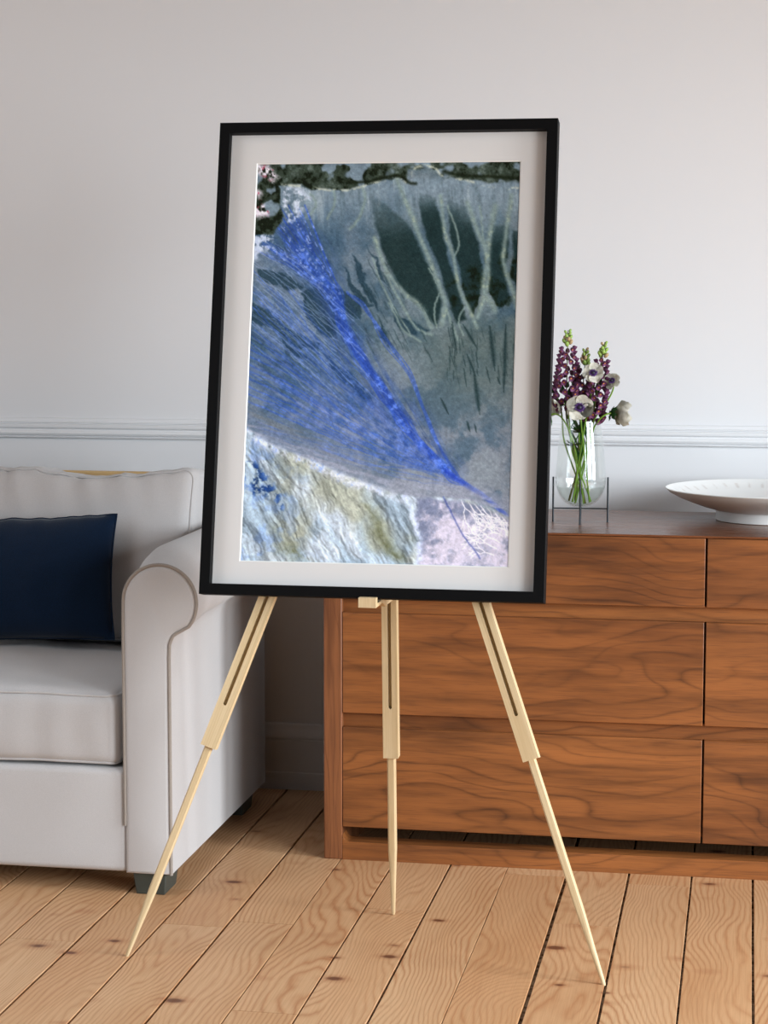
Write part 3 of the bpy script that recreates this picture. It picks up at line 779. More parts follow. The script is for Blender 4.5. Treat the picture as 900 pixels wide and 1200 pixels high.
    img = mixc(img, (78, 106, 170), wash * (.12 + .55 * ss(.35, .7, fbm(A * 1.2 - B * .8, A * .16 + B * .2, 6, 2400, 4, .6))))
    wash2 = ss(26, -26, sdf([(30, 500), (180, 570), (330, 680), (470, 820), (600, 915), (470, 880), (300, 830), (140, 740), (30, 650)], 1.0))
    img = mixc(img, (96, 116, 164), wash2 * (.0 + .42 * ss(.38, .66, fbm(A * .7 - B * 1.1, A * .16 + B * .12, 6, 2500, 4, .6))))
    up, lo, fine = [], [], []
    for i in range(64):
        s0 = np.array((rng.uniform(60, 205), rng.uniform(140, 300))); s0 = s0 if s0[0] > 110 or s0[1] > 230 else s0 + (60, 60)
        k = rng.uniform(-1, 1)
        q = [tuple(s0), (s0[0] * .55 + 125 + k * 12, s0[1] * .5 + 190), (290 + k * 20, 425 + rng.normal(0, 12))] + [tuple(v) for v in jig(trunk[:rng.integers(1, 7)], 7)]
        up.append((curve(q, 34, rng.uniform(1, 3.5), 2000 + i), rng.uniform(.35, .9), rng.uniform(.4, 1)))
    for i in range(12): up.append((curve([(290 + rng.normal(0, 9), 420)] + [tuple(v) for v in jig(trunk, 6)] + [tuple(v) for v in jig(tail, 2)], 50, 2.2, 2100 + i), rng.uniform(.6, 1.1), 1.0))
    for i in range(7): up.append((curve([(320, 395 + i), (370, 440 + rng.normal(0, 5)), (430, 540 + rng.normal(0, 6)), (500, 640 + rng.normal(0, 6)), (545, 760 + rng.normal(0, 6)), (590, 860), (640, 930)], 44, 2.0, 2200 + i), rng.uniform(.35, .75), .8))
    for i in range(95):
        y0 = rng.uniform(290, 800); f = (y0 - 290) / 510; x0 = rng.uniform(25, 120) if i % 3 else rng.uniform(120, 330); y0 = y0 + (x0 - 40) * (.75 - .5 * f)
        e = (rng.uniform(480, 630), 0); ey = 800 + (e[0] - 440) * .62 + 60 * f - 20
        c = ((x0 + e[0]) * .5, (y0 + ey) * .5 + rng.uniform(5, 40) * (1 - .4 * f))
        lo.append((curve([(x0, y0), c, (e[0], ey)], 30, rng.uniform(1, 5), 3000 + i), rng.uniform(.3, .75), rng.uniform(.25, .9)))
    for i in range(8):
        y0 = 560 + i * 22; lo.append((curve([(30, y0), (180, y0 + 75 - 2 * i), (340, 770 + 10 * i), (470, 845 + 6 * i), (600, 915), (660, 948)], 46, 3.0, 3300 + i), .8, .9))
    for i in range(70):
        x0, y0 = rng.uniform(35, 200), rng.uniform(240, 560); L = rng.uniform(80, 260); fine.append((curve([(x0, y0), (x0 + .5 * L, y0 + .38 * L), (x0 + L, y0 + .85 * L)], 22, 2.5, 3400 + i), .38, rng.uniform(.3, .9)))
    upm, lom, fim = lines(up, .42), lines(lo, .42), lines(fine, .4)
    img = mixc(img, (56, 92, 190), lom ** 1.3 * .66)
    img = mixc(img, (150, 158, 180), wash2 * ss(.52, .70, fbm(A * .7 - B * 1.1, A * .16 + B * .12, 5, 2470, 4, .6)) * ss(200, 300, B) * .55)
    img = mixc(img, (48, 70, 88), wash2 * ss(.46, .30, fbm(A * .7 - B * 1.1, A * .16 + B * .12, 5, 2480, 4, .6)) * ss(300, 180, B) * .7)
    img = mixc(img, (54, 88, 192), upm ** 1.5 * .74)
    img = mixc(img, (44, 62, 112), ss(.62, .40, fbm(A * 1.2 - B * .8, A * .16 + B * .2, 5, 2450, 4, .6)) * wash * .35)
    img = mixc(img, (170, 188, 226), fim * .5)
    img = mixc(img, (150, 160, 196), lom * ss(.5, .7, fbm(A, B, 10, 2460, 3)) * ss(230, 330, B) * .5)
    img = mixc(img, (120, 152, 236), np.maximum(upm, lom * .6) * ss(.52, .72, n2) * .75)
    img = mixc(img, (198, 212, 246), upm * ss(.60, .76, fbm(A, B, 4, 1300, 3)) * ss(240, 60, B) * .7)
    img = mixc(img, (40, 66, 170), lines([(curve([(600, 908), (650, 942), (715, 985), (770, 1034)], 26, 1.2, 81), 1.9, 1.0)], 1) * .8)
    # white crown of the streams, upper left
    img = mixc(img, (214, 220, 234), ss(.42, .66, n2) * ss(6, -5, sdf([(120, 90), (185, 88), (215, 115), (175, 180), (140, 200), (130, 150)], .9)) * .85)
    img = mixc(img, (206, 214, 234), ss(.42, .62, n2) * ss(6, -5, sdf([(50, 220), (100, 225), (95, 250), (60, 300), (48, 290)], .9)) * .9)
    # --- pale apron under the streams
    edge = curve([(20, 792), (120, 848), (220, 886), (330, 930), (480, 978), (640, 984), (785, 1040)], 60, .1, 9); brd = np.interp(A, edge[:, 0], edge[:, 1]) + (n1 - .5) * 9 + (n2 - .5) * 4
    ap = fbm(A * .35 - B * 1.3, A * .12 + B * .2, 7, 1400, 4, .6)
    img = mixc(img, (160, 162, 178), ss(-34, -4, B - brd) * (.35 + .5 * ss(.35, .65, ap)))
    img = mixc(img, (120, 126, 130), ss(-40, -22, B - brd) * ss(-8, -22, B - brd) * ss(150, 60, A) * ss(.45, .7, ap) * .7)
    # --- pale relief at the bottom
    low = ss(-2, 3, B - brd)
    hx, hy = A * .8 - B * .62 + wx, A * .30 + B * .42 + wy
    hgt = fbm(A * .95 - B * .5 + wx * .6, A * .16 + B * .24 + wy * .4, 30, 1500, 5, .5); gy, gx = np.gradient(hgt); sh = np.clip((gx * .9 - gy * .45) * 42, -1, 1)
    img = mixc(img, (164, 180, 194), low)
    img = mixc(img, (208, 216, 226), low * ss(.42, .64, fbm(hx, hy, 30, 1550, 5)) * .85)
    img = mixc(img, (158, 158, 138), low * ss(.42, .66, fbm(A, B, 55, 1600, 4)) * ss(20, 60, A) * .75)
    img = mixc(img, (120, 152, 214), low * ss(.50, .74, fbm(A, B, 12, 1800, 4)) * ss(120, 10, A) * .40)
    img = img * (1 + (low * np.where(sh < 0, .26, .14) * sh)[..., None])
    for q in ([(365, 985), (420, 1060), (480, 1130), (500, 1165), (440, 1160), (390, 1090)], [(170, 1000), (210, 1030), (260, 1090), (220, 1070)], [(100, 1060), (170, 1110), (240, 1165), (150, 1165)]):
        img = mixc(img, (104, 106, 76), ss(5, -12, sdf(q, 1.0)) * ss(.30, .62, hgt * .6 + n2 * .4) * .8)
    img = mixc(img, (26, 54, 100), ss(4, -6, sdf([(22, 878), (60, 900), (100, 960), (135, 1015), (90, 990), (45, 975), (50, 930)], 1.2)) * ss(.42, .60, n2) * .92)
    img = mixc(img, (70, 112, 196), ss(10, -2, sdf([(18, 860), (60, 890), (110, 960), (130, 1010), (60, 985), (25, 960)], 1.2)) * ss(.5, .7, n2) * .4)
    crest = np.exp(-((B - brd - 3.5) / 5.5) ** 2)
    img = mixc(img, (228, 232, 246), crest * ss(.26, .58, n2 * .6 + n1 * .4) * ss(220, 150, A) * .9)
    img = mixc(img, (118, 152, 222), crest * ss(.55, .72, n2) * ss(200, 90, A) * .5)
    # --- lower right: grey-lavender flat, white threads branching over it
    lr = ss(3, -4, sdf([(505, 976), (640, 984), (790, 1045), (790, 1190), (520, 1190), (525, 1090)], .6))
    img = mixc(img, (128, 134, 158), lr * .95)
    img = mixc(img, (224, 214, 228), lr * ss(.36, .60, n1 * .7 + n2 * .3 + .0022 * (B - 450) + .0011 * (A - 250)) * .85)
    den = []
    def branch(p, a, L, w_, dep, sd):
        r = np.random.default_rng(sd); q = p + L * np.array((math.cos(a), math.sin(a))); m = np.array([p, (p + q) / 2 + r.normal(0, 1.0, 2), q]); den.append((m, w_, .95))
        if dep:
            for s in (-1, 1): branch(q, a + s * r.uniform(.12, .55), L * r.uniform(.65, .95), w_ * .85, dep - 1, sd * 2 + s + 3)
    for i in range(13):
        p0 = P([(772 - 4 * i, 1040 + 9 * i)])[0] if i % 2 else P([(640 + 9 * i, 985 + 3 * i)])[0]
        branch(p0, math.radians((196 if i % 2 else 60) + rng.uniform(-12, 12)), rng.uniform(10, 15), .5, 3, 40 + i * 131)
    img = mixc(img, (246, 240, 244), lines(den, .34) * lr * .9)
    img = mixc(img, (214, 222, 248), lines([(curve([(478, 980), (500, 1030), (520, 1100), (522, 1165)], 20, 2, 77), 2.4, 1.0)], 1) * ss(.3, .6, n2) * .85)
    img = mixc(img, (60, 74, 150), lines([(curve([(590, 980), (630, 1070), (690, 1150)], 20, 2, 78), .7, .8)], .5) * .7)
    # --- top ridge: dark olive with grey slabs, rust and white at the left
    top = ss(2.0, -2.0, sdf([(0, 0), (830, 0), (830, 82), (740, 78), (660, 72), (600, 62), (560, 34), (505, 42), (498, 84), (470, 66), (380, 84), (330, 96), (270, 98), (215, 100), (190, 84), (120, 82), (132, 190), (100, 226), (0, 250)], .55))
    img = mixc(img, (66, 76, 66), top)
    img = mixc(img, (122, 134, 128), top * ss(.50, .70, n2 * .5 + n1 * .5) * .8)
    img = mixc(img, (26, 32, 18), top * ss(.50, .34, n2 * .7 + n1 * .3) * .85)
    img = mixc(img, (150, 168, 186), top * ss(.58, .70, fbm(A, B, 17, 1900, 3)) * .75)
    rdg = lines([(curve([(120, 84), (200, 88), (270, 100), (330, 100), (380, 86), (470, 68), (500, 86), (520, 40), (570, 36), (600, 66), (670, 76), (740, 98), (810, 100)], 60, 1.5, 90), 1.1, 1.0)], .6)
    img = mixc(img, (206, 208, 190), rdg * ss(.38, .6, n2) * .7)
    img = mixc(img, (30, 36, 22), lines([(curve([(330, 80), (375, 78), (420, 66), (475, 58), (496, 80), (520, 84)], 30, 1.5, 91), 1.4, 1.0), (curve([(600, 50), (660, 62), (810, 72)], 30, 1.5, 92), 1.8, 1.0)], 1) * .75)
    for pts in ([(60, 30), (100, 34), (120, 56), (100, 70), (70, 62)], [(48, 146), (80, 142), (88, 170), (60, 188), (46, 180)], [(50, 110), (70, 112), (60, 126)]):
        k = ss(4, -3, sdf(pts, .8)); img = mixc(img, (232, 220, 232), k * ss(.32, .52, n2)); img = mixc(img, (170, 66, 88), k * ss(.56, .70, fbm(A, B, 4, 2100, 3)) * .85)
    rl = fbm(A, B, 3.2, 2200, 3, .7)
    img = img * (1 + .13 * (rl - .5)[..., None] * 2) + rng.normal(0, 3.2, A.shape)[..., None]
    img = (img / 255 - .45) * 1.22 + .455
    return np.clip(img, 0.02, 1), W, H

FR = Vector((0, .2088, 1.0)).normalized()              # up along the picture plane
FN = Vector((0, -1, .2088)).normalized()               # out of the picture
F_ORG = Vector((EC, 3.7187, .6870))                    # bottom centre of the front face
def make_picture():
    t = thing('framed_print', 'large black-framed abstract blue print with white mat, propped on the easel', 'picture', F_ORG)
    ang = math.atan(.2088); t.rotation_euler = (-ang, 0, 0)
    # local axes: x right, z up along picture, -y out of it
    hw, h, mw, th = .3278, .9141, .0205, .036
    bm = bmesh.new()
    def ring(y, ins_x, ins_z): return [bm.verts.new((sx * (hw - ins_x), y, zz)) for sx, zz in ((-1, ins_z), (1, ins_z), (1, h - ins_z), (-1, h - ins_z))]
    R = [ring(th, 0, 0), ring(.0008, 0, 0), ring(0, .0008, .0008), ring(0, mw - .0006, mw - .0006), ring(.0006, mw, mw), ring(.0186, mw, mw), ring(.0186, mw - .009, mw - .009), ring(th, mw - .009, mw - .009)]
    for i in range(len(R)):
        A, B = R[i], R[(i + 1) % len(R)]
        for k in range(4):
            j = (k + 1) % 4; bm.faces.new((A[k], A[j], B[j], B[k]))
    obj('frame_moulding', bm, M['black'], t, smooth=False)
    # mat board with bevelled window
    iw = hw - mw + .0085; z0, z1 = mw - .0085, h - mw + .0085
    ax0, ax1 = -.9455 - EC, -.4354 - EC
    az0, az1 = (.7525 - .687) * 1.0216, (1.5057 - .687) * 1.0216
    bm = bmesh.new(); yb = .0188; bv = .0022
    o = [bm.verts.new((x, yb, z)) for x, z in ((-iw, z0), (iw, z0), (iw, z1), (-iw, z1))]
    a = [bm.verts.new((x, yb, z)) for x, z in ((ax0 - bv, az0 - bv), (ax1 + bv, az0 - bv), (ax1 + bv, az1 + bv), (ax0 - bv, az1 + bv))]
    b = [bm.verts.new((x, yb + bv, z)) for x, z in ((ax0, az0), (ax1, az0), (ax1, az1), (ax0, az1))]
    o2 = [bm.verts.new((x, yb + bv, z)) for x, z in ((-iw, z0), (iw, z0), (iw, z1), (-iw, z1))]
    for k in range(4):
        j = (k + 1) % 4
        bm.faces.new((o[k], o[j], a[j], a[k])); f = bm.faces.new((a[k], a[j], b[j], b[k])); f.material_index = 1
        bm.faces.new((b[k], b[j], o2[j], o2[k])); bm.faces.new((o2[k], o2[j], o[j], o[k]))
    obj('mat_board', bm, [M['mat_board'], M['bevel_core']], t, smooth=False)
    # the print
    img, W, H = paint_art()
    me = bpy.data.meshes.new('art_print')
    xs = np.linspace(ax0 - .002, ax1 + .002, W); zs = np.linspace(az1 + .002, az0 - .002, H)
    X, Z = np.meshgrid(xs, zs); co = np.stack([X, np.full_like(X, yb + bv + .0006), Z], -1).reshape(-1, 3)
    idx = np.arange(W * H).reshape(H, W)
    q = np.stack([idx[:-1, :-1], idx[1:, :-1], idx[1:, 1:], idx[:-1, 1:]], -1).reshape(-1, 4)
    nb = len(co); back = np.array([[ax0 - .002, yb + bv + .0016, az1 + .002], [ax0 - .002, yb + bv + .0016, az0 - .002], [ax1 + .002, yb + bv + .0016, az0 - .002], [ax1 + .002, yb + bv + .0016, az1 + .002]])
    me.vertices.add(nb + 4); me.vertices.foreach_set('co', np.vstack([co, back]).astype(np.float32).ravel())
    nq = len(q); me.loops.add(nq * 4 + 4); me.loops.foreach_set('vertex_index', np.concatenate([q.ravel(), [nb, nb + 3, nb + 2, nb + 1]]).astype(np.int32))
    me.polygons.add(nq + 1); me.polygons.foreach_set('loop_start', (np.arange(nq + 1) * 4).astype(np.int32))
    me.update(calc_edges=True); me.validate()
    at = me.color_attributes.new('ink', 'FLOAT_COLOR', 'POINT')
    lin = np.where(img <= .04045, img / 12.92, ((img + .055) / 1.055) ** 2.4)
    rgba = np.ones((nb + 4, 4), np.float32); rgba[:nb, :3] = lin.reshape(-1, 3)
    at.data.foreach_set('color', rgba.ravel())
    tm = NT('printed_paper'); c = tm.n('ShaderNodeAttribute', {'attribute_name': 'ink'}).outputs['Color']
    tm.bsdf(c, .75, None, Specular_IOR_Level=.15); me.materials.append(tm.mat)
    link(bpy.data.objects.new('art_print', me), t)
    obj('backing_board', box_bm(-iw, iw, yb + bv + .002, yb + bv + .0065, z0, z1), M['backing'], t, smooth=False)
    return t
make_picture()

# ------------------------------------------------------------------ bowl
def make_bowl():
    cx, cy = .050, 4.711
    t = thing('pedestal_bowl', 'wide shallow white ceramic bowl on a round foot, on the sideboard', 'bowl', (cx, cy, DZ))
    m = NT('white_glazed_ceramic'); co = m.objco()
    sp = m.n('ShaderNodeSeparateXYZ', None, Vector=co)
    an = m.math('ARCTAN2', sp.outputs[1], sp.outputs[0]); rd = m.math('SQRT', m.math('ADD', m.math('POWER', sp.outputs[0], 2.0), m.math('POWER', sp.outputs[1], 2.0)))
    fr = m.math('ABSOLUTE', m.math('SUBTRACT', m.math('FRACT', m.math('MULTIPLY', an, 44 / (2 * PI))), .5))
    ring = m.math('MULTIPLY', m.maprange(fr, .04, .20, 1, 0), m.math('MULTIPLY', m.maprange(rd, .198, .204), m.maprange(rd, .218, .224, 1, 0)))
    ins = m.maprange(sp.outputs[2], .030, .034)
    nz = m.maprange(m.noise(co, 70, 2), .35, .6)
    inner = m.n('ShaderNodeAttribute', {'attribute_name': 'inner'}).outputs['Fac']
    k = m.math('MULTIPLY', m.math('MULTIPLY', ring, nz), m.math('MULTIPLY', inner, .26))
    m.bsdf(m.mix(k, s2l((240, 238, 235)), s2l((150, 122, 98))), .45, m.bump(m.noise(co, 180, 2), .05, .001), Specular_IOR_Level=.4)
    out = [(0, .020), (.09, .0205), (.122, .0235), (.150, .0310), (.180, .0420), (.207, .0530), (.224, .0620), (.2325, .0690)]
    inn = [(.2350, .0712), (.2338, .0728), (.2300, .0705), (.222, .0650), (.205, .0560), (.178, .0455), (.148, .0360), (.100, .0290), (0, .0270)]
    bm = bmesh.new(); lay = bm.verts.layers.float.new('inner')
    add_lathe(bm, out + inn, n=128)
    nv = len(bm.verts); bm.verts.ensure_lookup_table()
    start = 1 + 128 * (len(out) - 1) + 128 * 2
    for i, v in enumerate(bm.verts): v[lay] = 1.0 if i >= start else 0.0
    obj('bowl', bm, m.mat, t, sharp=60)
    bm = bmesh.new(); add_lathe(bm, [(0, 0), (.117, 0), (.120, .0015), (.1195, .018), (.121, .0233), (0, .0233)], n=128)
    obj('bowl_foot', bm, m.mat, t, sharp=40)
make_bowl()

# ------------------------------------------------------------------ vase in its metal stand
VX, VY = -.3695, 4.593
VZ = DZ + .0335                                        # lowest point of the glass
GL = [(0.0, 0.0), (.012, .0008), (.024, .0042), (.035, .0115), (.045, .0225), (.0520, .0350), (.0558, .0480), (.0572, .0600), (.0570, .0720), (.0558, .0900), (.0540, .110), (.0515, .135), (.0485, .160), (.0458, .182), (.0440, .196)]
def interp_r(z):
    for (r0, z0), (r1, z1) in zip(GL[:-1], GL[1:]):
        if z0 <= z <= z1: return r0 + (r1 - r0) * (z - z0) / max(1e-6, z1 - z0)
    return GL[-1][0]
def smooth_profile(pr, n=44):
    P = [Vector((r, z, 0)) for r, z in pr]; out = []
    for i in range(len(P) - 1):
        p0, p1, p2, p3 = P[max(i - 1, 0)], P[i], P[i + 1], P[min(i + 2, len(P) - 1)]
        for s in range(4):
            t = s / 4
            q = .5 * ((2 * p1) + (p2 - p0) * t + (2 * p0 - 5 * p1 + 4 * p2 - p3) * t * t + (3 * p1 - p0 - 3 * p2 + p3) * t ** 3)
            out.append((max(0, q.x), q.y))
    out.append(pr[-1]); out[0] = (0, pr[0][1]); return out
def make_vase():
    t = thing('glass_vase', 'clear teardrop glass vase of flowers held in a dark metal stand', 'vase', (VX, VY, VZ))
    pr = smooth_profile(GL); inner = [(max(0, r - .0016), z + (.0016 if i < 12 else .0)) for i, (r, z) in enumerate(pr)]
    bm = bmesh.new(); add_lathe(bm, pr + [(GL[-1][0] - .0008, GL[-1][1] + .0006)] + list(reversed(inner)), n=72)
    obj('vessel', bm, M['glass'], t, sharp=60)
    zw = .0475
    body = [(max(0, r - .0022), z + .0022) for r, z in pr if z + .0022 < zw]
    bm = bmesh.new(); add_lathe(bm, body + [(interp_r(zw - .0022) - .0022, zw), (0, zw)], n=72)
    w = obj('water', bm, M['water'], None, sharp=50); w.location = (VX, VY, VZ)
    tag(w, 'shallow clear water in the bottom of the glass vase', 'water', kind='stuff')
    s = thing('vase_stand', 'thin dark metal stand with four upright legs holding the glass vase', 'stand', (VX, VY, DZ))
    rot = math.radians(4); R = .0612
    for k in range(4):
        a = rot + k * PI / 2; c, sn = math.cos(a), math.sin(a)
        bm = bmesh.new(); add_tube(bm, [(R * c, R * sn, 0), (R * c, R * sn, .1015)], .0021, 10)
        obj('leg', bm, M['steel'], s)
    for k in range(2):
        a = rot + k * PI / 2; c, sn = math.cos(a), math.sin(a); z = .0305 - .0018 * k
        bm = bmesh.new(); add_tube(bm, [(-R * c, -R * sn, z), (R * c, R * sn, z)], .0014, 8)
        obj('crossbar', bm, M['steel'], s)
make_vase()

# ------------------------------------------------------------------ flowers
def mesh_only(name, bm, mats, sharp=60):
    o = obj(name, bm, mats, None, sharp); me = o.data; bpy.data.objects.remove(o); return me
def child(name, me, parent, mtx):
    o = bpy.data.objects.new(name, me); link(o, parent); o.matrix_local = mtx; return o
def bell_mesh():
    bm = bmesh.new()
    pr = [(0, .0), (.0030, -.0006), (.0050, -.003), (.0056, -.006), (.0058, -.0085), (.0068, -.0108)]
    add_lathe(bm, pr, n=10)
    add_lathe(bm, [(.0066, -.0106), (.0040, -.0088), (.0021, -.0080)], n=10)
    add_lathe(bm, [(.0021, -.0080), (.0012, -.0086), (.0, -.0088)], n=10, mi=1)
    return mesh_only('floret', bm, [M['bell'], M['throat']])
def bud_mesh(mat):
    bm = bmesh.new(); add_lathe(bm, [(0, .002), (.0019, .0012), (.0029, -.0015), (.0025, -.0045), (.0, -.0066)], n=9)
    return mesh_only('bud', bm, mat)
BELL = bell_mesh(); BUD = bud_mesh(M['bud']); BUDP = bud_mesh(M['bud_pink'])
def frilly_leaf_bm(n=9, L=.020, rng=None):
    """ruff of finely cut leaflets spreading from the origin around +z"""
    bm = bmesh.new(); rng = rng or random.Random(1)
    for i in range(n):
        a = 2 * PI * i / n + rng.uniform(-.2, .2); el = rng.uniform(-.1, .55); l = L * rng.uniform(.75, 1.15)
        d = Vector((math.cos(a) * math.cos(el), math.sin(a) * math.cos(el), math.sin(el))); s = d.cross(Vector((0, 0, 1))).normalized(); up = s.cross(d)
        prev = None
        for k in range(6):
            f = k / 5; w = L * .20 * (math.sin(PI * (f * .85 + .12)) + .12) * (1.25 if k % 2 else .7); p = d * l * f + up * (.15 * l * f * f)
            row = [bm.verts.new(p - s * w), bm.verts.new(p + up * .0010), bm.verts.new(p + s * w)]
            if prev:
                for j in range(2): bm.faces.new((prev[j], prev[j + 1], row[j + 1], row[j]))
            prev = row
    r = bmesh.ops.solidify(bm, geom=bm.faces[:], thickness=.0005)
    return bm
def to_local(root, pts): return [Vector(p) - Vector(root) for p in pts]
def look(direction, roll=0.0):
    z = Vector(direction).normalized(); x = z.orthogonal().normalized(); y = z.cross(x)
    return Matrix((x, y, z)).transposed().to_4x4() @ Matrix.Rotation(roll, 4, 'Z')
ROOTS = {}
def base_pt(ang, rr, z): return Vector((VX + rr * math.cos(ang), VY + rr * math.sin(ang), VZ + z))

def foxglove(label, tip, mid, base, z_green, rad, seed, nfl, leafs=7):
    rng = random.Random(seed); tip, mid, base = Vector(tip), Vector(mid), Vector(base)
    t = thing('foxglove', label, 'flower', base, 'purple flower spikes in the vase')
    path = bez(base, base.lerp(mid, .4) + Vector((0, 0, .01)), mid - (tip - mid).normalized() * .04, mid, 12) + bez(mid, mid.lerp(tip, .33), mid.lerp(tip, .66), tip, 14)[1:]
    bm = bmesh.new(); lp = to_local(base, path); n = len(lp)
    add_tube(bm, lp, [.0024 - .0016 * i / n for i in range(n)], 7); obj('stem', bm, M['stem_dark'], t)
    ax = (tip - mid); L = ax.length; ax.normalize(); sx = ax.orthogonal().normalized(); sy = ax.cross(sx)
    for i in range(nfl):
        f = (i + .5) / nfl                         # 0 at the tip
        f2 = f ** .82; a = i * 2.39996 + rng.uniform(-.25, .25)
        p = tip.lerp(mid, f2); green = f2 < z_green
        grow = min(1, .25 + f2 * 1.25); d = (sx * math.cos(a) + sy * math.sin(a))
        r = rad * grow * (.42 if green else .62) * rng.uniform(.85, 1.1)
        q = p + d * r
        if green:
            m = look(-(d * .55 + ax * .75)); s = 1.0 + .72 * f2 / z_green; me = BUDP if rng.random() < (.45 if f2 > z_green * .55 else .08) else BUD; nm = 'bud'
        else:
            m = look(-(d * .95 + Vector((0, 0, -.62)))); s = .72 + .42 * f2 * rng.uniform(.9, 1.15); me = BELL; nm = 'floret'
        child(nm, me, t, Matrix.Translation(q - base) @ m @ Matrix.Scale(s, 4))
    for k in range(leafs):
        bm = bmesh.new(); i0 = 4 + 2 * k; p = lp[i0]; a = rng.uniform(0, 2 * PI); dirn = Vector((math.cos(a) * .35, math.sin(a) * .35, .95)); prev = None
        s = dirn.cross(Vector((math.cos(a), math.sin(a), 0))).normalized()
        for j in range(8):
            f = j / 7; w = .0074 * math.sin(PI * min(1, f * .92 + .08)); c = p + dirn * .055 * f + Vector((math.cos(a), math.sin(a), 0)) * .012 * f * f
            row = [bm.verts.new(c - s * w), bm.verts.new(c + Vector((math.cos(a), math.sin(a), 0)) * .0012), bm.verts.new(c + s * w)]
            if prev:
                for q in range(2): bm.faces.new((prev[q], prev[q + 1], row[q + 1], row[q]))
            prev = row
        bmesh.ops.solidify(bm, geom=bm.faces[:], thickness=.0005)
        obj('leaf', bm, M['leaf'], t)
    return t

def petal_mesh(L, Wd, cup, seed):
    rng = random.Random(seed); bm = bmesh.new(); N, K = 10, 8; g = {}
    for i in range(N + 1):
        f = i / N
        for k in range(K + 1):
            s = -1 + 2 * k / K
            w = Wd * (math.sin(PI * (f * .80 + .06)) ** .55) * .5 * (1.0 if f < .99 else .93)
            x = L * f * (1 - .10 * s * s * f); y = s * w
            z = cup * L * (f * f) + .10 * L * s * s * (.3 + f) + .055 * L * math.sin(s * 4.0 + seed) * f * f + .05 * L * mnoise.noise(Vector((f * 5, s * 3, seed * 1.7))) * f
            g[i, k] = bm.verts.new((x, y, z))
    for i in range(N):
        for k in range(K): bm.faces.new((g[i, k], g[i + 1, k], g[i + 1, k + 1], g[i, k + 1]))
    bmesh.ops.solidify(bm, geom=bm.faces[:], thickness=.0004)
    return mesh_only('petal', bm, M['petal'])
PETALS = [petal_mesh(.0310, .0315, c, s) for c, s in ((.10, 1), (.16, 2), (.04, 3))]
PETALS_CUP = [petal_mesh(.0310, .0310, c, s) for c, s in ((.50, 4), (.58, 5), (.44, 6))]
def button_meshes():
    bm = bmesh.new(); add_lathe(bm, [(0, .0062), (.0024, .0058), (.0042, .0042), (.0048, .002), (.0046, 0)], n=16); a = mesh_only('button', bm, M['anemone_dark'])
    bm = bmesh.new(); rng = random.Random(4)
    add_lathe(bm, [(0, .0014), (.0078, .0016), (.0090, .0004), (0, .0)], n=20)
    for i in range(54):
        an = 2 * PI * i / 54 + rng.uniform(-.06, .06); r0, r1 = .0045, rng.uniform(.0078, .0118); h = rng.uniform(.0024, .0058)
        p0 = (r0 * math.cos(an), r0 * math.sin(an), .001); p1 = (r1 * math.cos(an), r1 * math.sin(an), h)
        add_tube(bm, [p0, ((p0[0] + p1[0]) / 2, (p0[1] + p1[1]) / 2, h * .75), p1, tuple(v * 1.03 for v in p1)], [.0003, .0003, .0008, .0004], 5)
    return a, mesh_only('stamen_ring', bm, M['anemone_eye'])
BUTTON, STAMENS = button_meshes()
def anemone(label, head, facing, base, size, seed, cupped=False, stem_mat='stem', via=None, n=8, bract=True, eye=True, ruff=1.0):
    rng = random.Random(seed); head, base = Vector(head), Vector(base); fc = Vector(facing).normalized()
    t = thing('anemone', label, 'flower', base, 'cream anemones in the vase')
    neck = head - fc * .004 * size
    v = Vector(via) if via else base.lerp(head, .62)
    path = bez(base, base.lerp(v, .5), v - (neck - fc * .03 - v) * .35, v, 10) + bez(v, v + (neck - fc * .03 - v) * .5, neck - fc * .028, neck, 12)[1:]
    bm = bmesh.new(); add_tube(bm, to_local(base, path), .0019, 7); obj('stem', bm, M[stem_mat], t)
    H = Matrix.Translation(head - base) @ look(fc, rng.uniform(0, 6))
    PM = PETALS_CUP if cupped else PETALS
    for i in range(n):
        a = 2 * PI * i / n * (1 if n < 7 else 1) + rng.uniform(-.14, .14); lay = i % 2
        s = size * rng.uniform(.92, 1.06) * (1.0 if lay else .95)
        child('petal', PM[i % 3], t, H @ Matrix.Translation((0, 0, .0011 * lay)) @ Matrix.Rotation(a, 4, 'Z') @ Matrix.Rotation(rng.uniform(-.16, .08), 4, 'Y') @ Matrix.Rotation(rng.uniform(-.15, .15), 4, 'X') @ Matrix.Scale(s, 4))
    if eye:
        child('stamen_ring', STAMENS, t, H @ Matrix.Translation((0, 0, .0022)) @ Matrix.Scale(size, 4))
        child('button', BUTTON, t, H @ Matrix.Translation((0, 0, .0032)) @ Matrix.Scale(size, 4))
    if bract:
        o = obj('bract', frilly_leaf_bm(10, .017 * size * ruff, rng), M['leaf'], t); o.matrix_local = Matrix.Translation(neck - fc * .010 * size - base) @ look(fc)
    return t
Yv = VY
foxglove('tall purple flower spike with green tip, leftmost in the vase', (-.4015, Yv + .004, 1.172), (-.404, Yv + .002, .995), base_pt(.5, .012, .0075), .20, .035, 1, 96)
foxglove('shorter purple flower spike, mostly green tip, standing between the two other spikes', (-.362, Yv + .022, 1.131), (-.372, Yv + .020, .99), base_pt(2.2, .022, .0120), .26, .028, 2, 70)
foxglove('purple flower spike leaning right with a green tip, rightmost of the spikes', (-.3195, Yv + .006, 1.146), (-.344, Yv + .004, .975), base_pt(3.4, .026, .0140), .20, .028, 3, 84)
anemone('large open cream anemone with violet centre facing the viewer, lowest in front', (-.3701, Yv - .040, 1.0020), (.10, -1, .05), base_pt(-.6, .026, .0125), 1.02, 11, n=8)
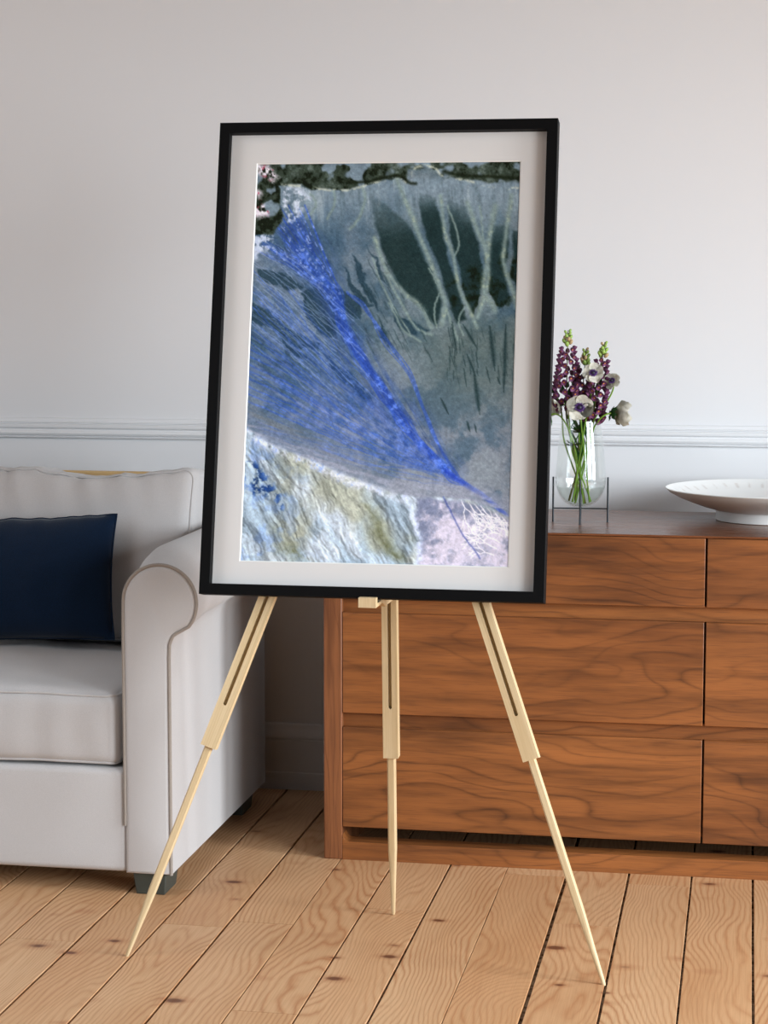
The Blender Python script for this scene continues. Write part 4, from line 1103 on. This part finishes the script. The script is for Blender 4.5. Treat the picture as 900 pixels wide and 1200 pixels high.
anemone('cream anemone with violet centre right of the middle spike, topmost anemone', (-.3420, Yv - .022, 1.0765), (.02, -.86, .42), base_pt(4.0, .024, .0130), .84, 12, n=7)
anemone('small cream anemone turned right, above the one seen from behind', (-.3010, Yv - .004, 1.0585), (-.22, -.66, .50), base_pt(2.8, .028, .0155), .70, 13, n=6, via=(-.333, Yv - .01, .985))
anemone('cream anemone facing away at far right, its green ruff showing', (-.2905, Yv - .012, .9880), (.72, .52, -.10), base_pt(2.4, .016, .0095), 1.0, 14, cupped=True, n=8, eye=False, via=(-.338, Yv - .012, .960), ruff=1.25)
anemone('cream anemone half hidden behind the big front anemone, lower left', (-.4200, Yv - .018, 1.0060), (-.55, -.55, -.35), base_pt(.2, .024, .0125), .74, 15, n=7, cupped=True, eye=False)
anemone('cream anemone beside the picture frame, topmost on the left', (-.4420, Yv - .002, 1.0400), (-.80, -.20, .45), base_pt(1.1, .020, .0105), .72, 16, cupped=True, n=7)
def greenery(label, path, seed, size):
    p = [Vector(q) for q in path]; t = thing('leaf_sprig', label, 'leaf sprig', p[0])
    bm = bmesh.new(); add_tube(bm, to_local(p[0], bez(p[0], p[1], p[2], p[3], 14)), .0017, 7); obj('stem', bm, M['stem'], t)
    o = obj('leaf_ruff', frilly_leaf_bm(12, size, random.Random(seed)), M['leaf'], t); o.matrix_local = Matrix.Translation(p[3] - p[0]) @ look(p[3] - p[2])
greenery('drooping sprig with dark green cut leaves beside the picture frame', (base_pt(5.2, .018, .0095), (-.372, Yv - .02, .90), (-.400, Yv - .03, 1.005), (-.4360, Yv - .028, .984)), 3, .021)
greenery('upright sprig of dark green leaves inside the vase neck', (base_pt(1.8, .014, .0090), (-.366, Yv, .85), (-.372, Yv, .90), (-.374, Yv - .006, .945)), 5, .026)
greenery('tall sprig of dark green leaves against the right side of the vase neck', (base_pt(2.9, .020, .0110), (-.366, Yv + .01, .86), (-.350, Yv + .012, .93), (-.342, Yv + .010, .985)), 8, .026)
greenery('leafy green sprig low between the crossing stems in the vase', (base_pt(3.7, .014, .0090), (-.370, Yv - .006, .83), (-.378, Yv - .01, .86), (-.384, Yv - .012, .915)), 9, .024)
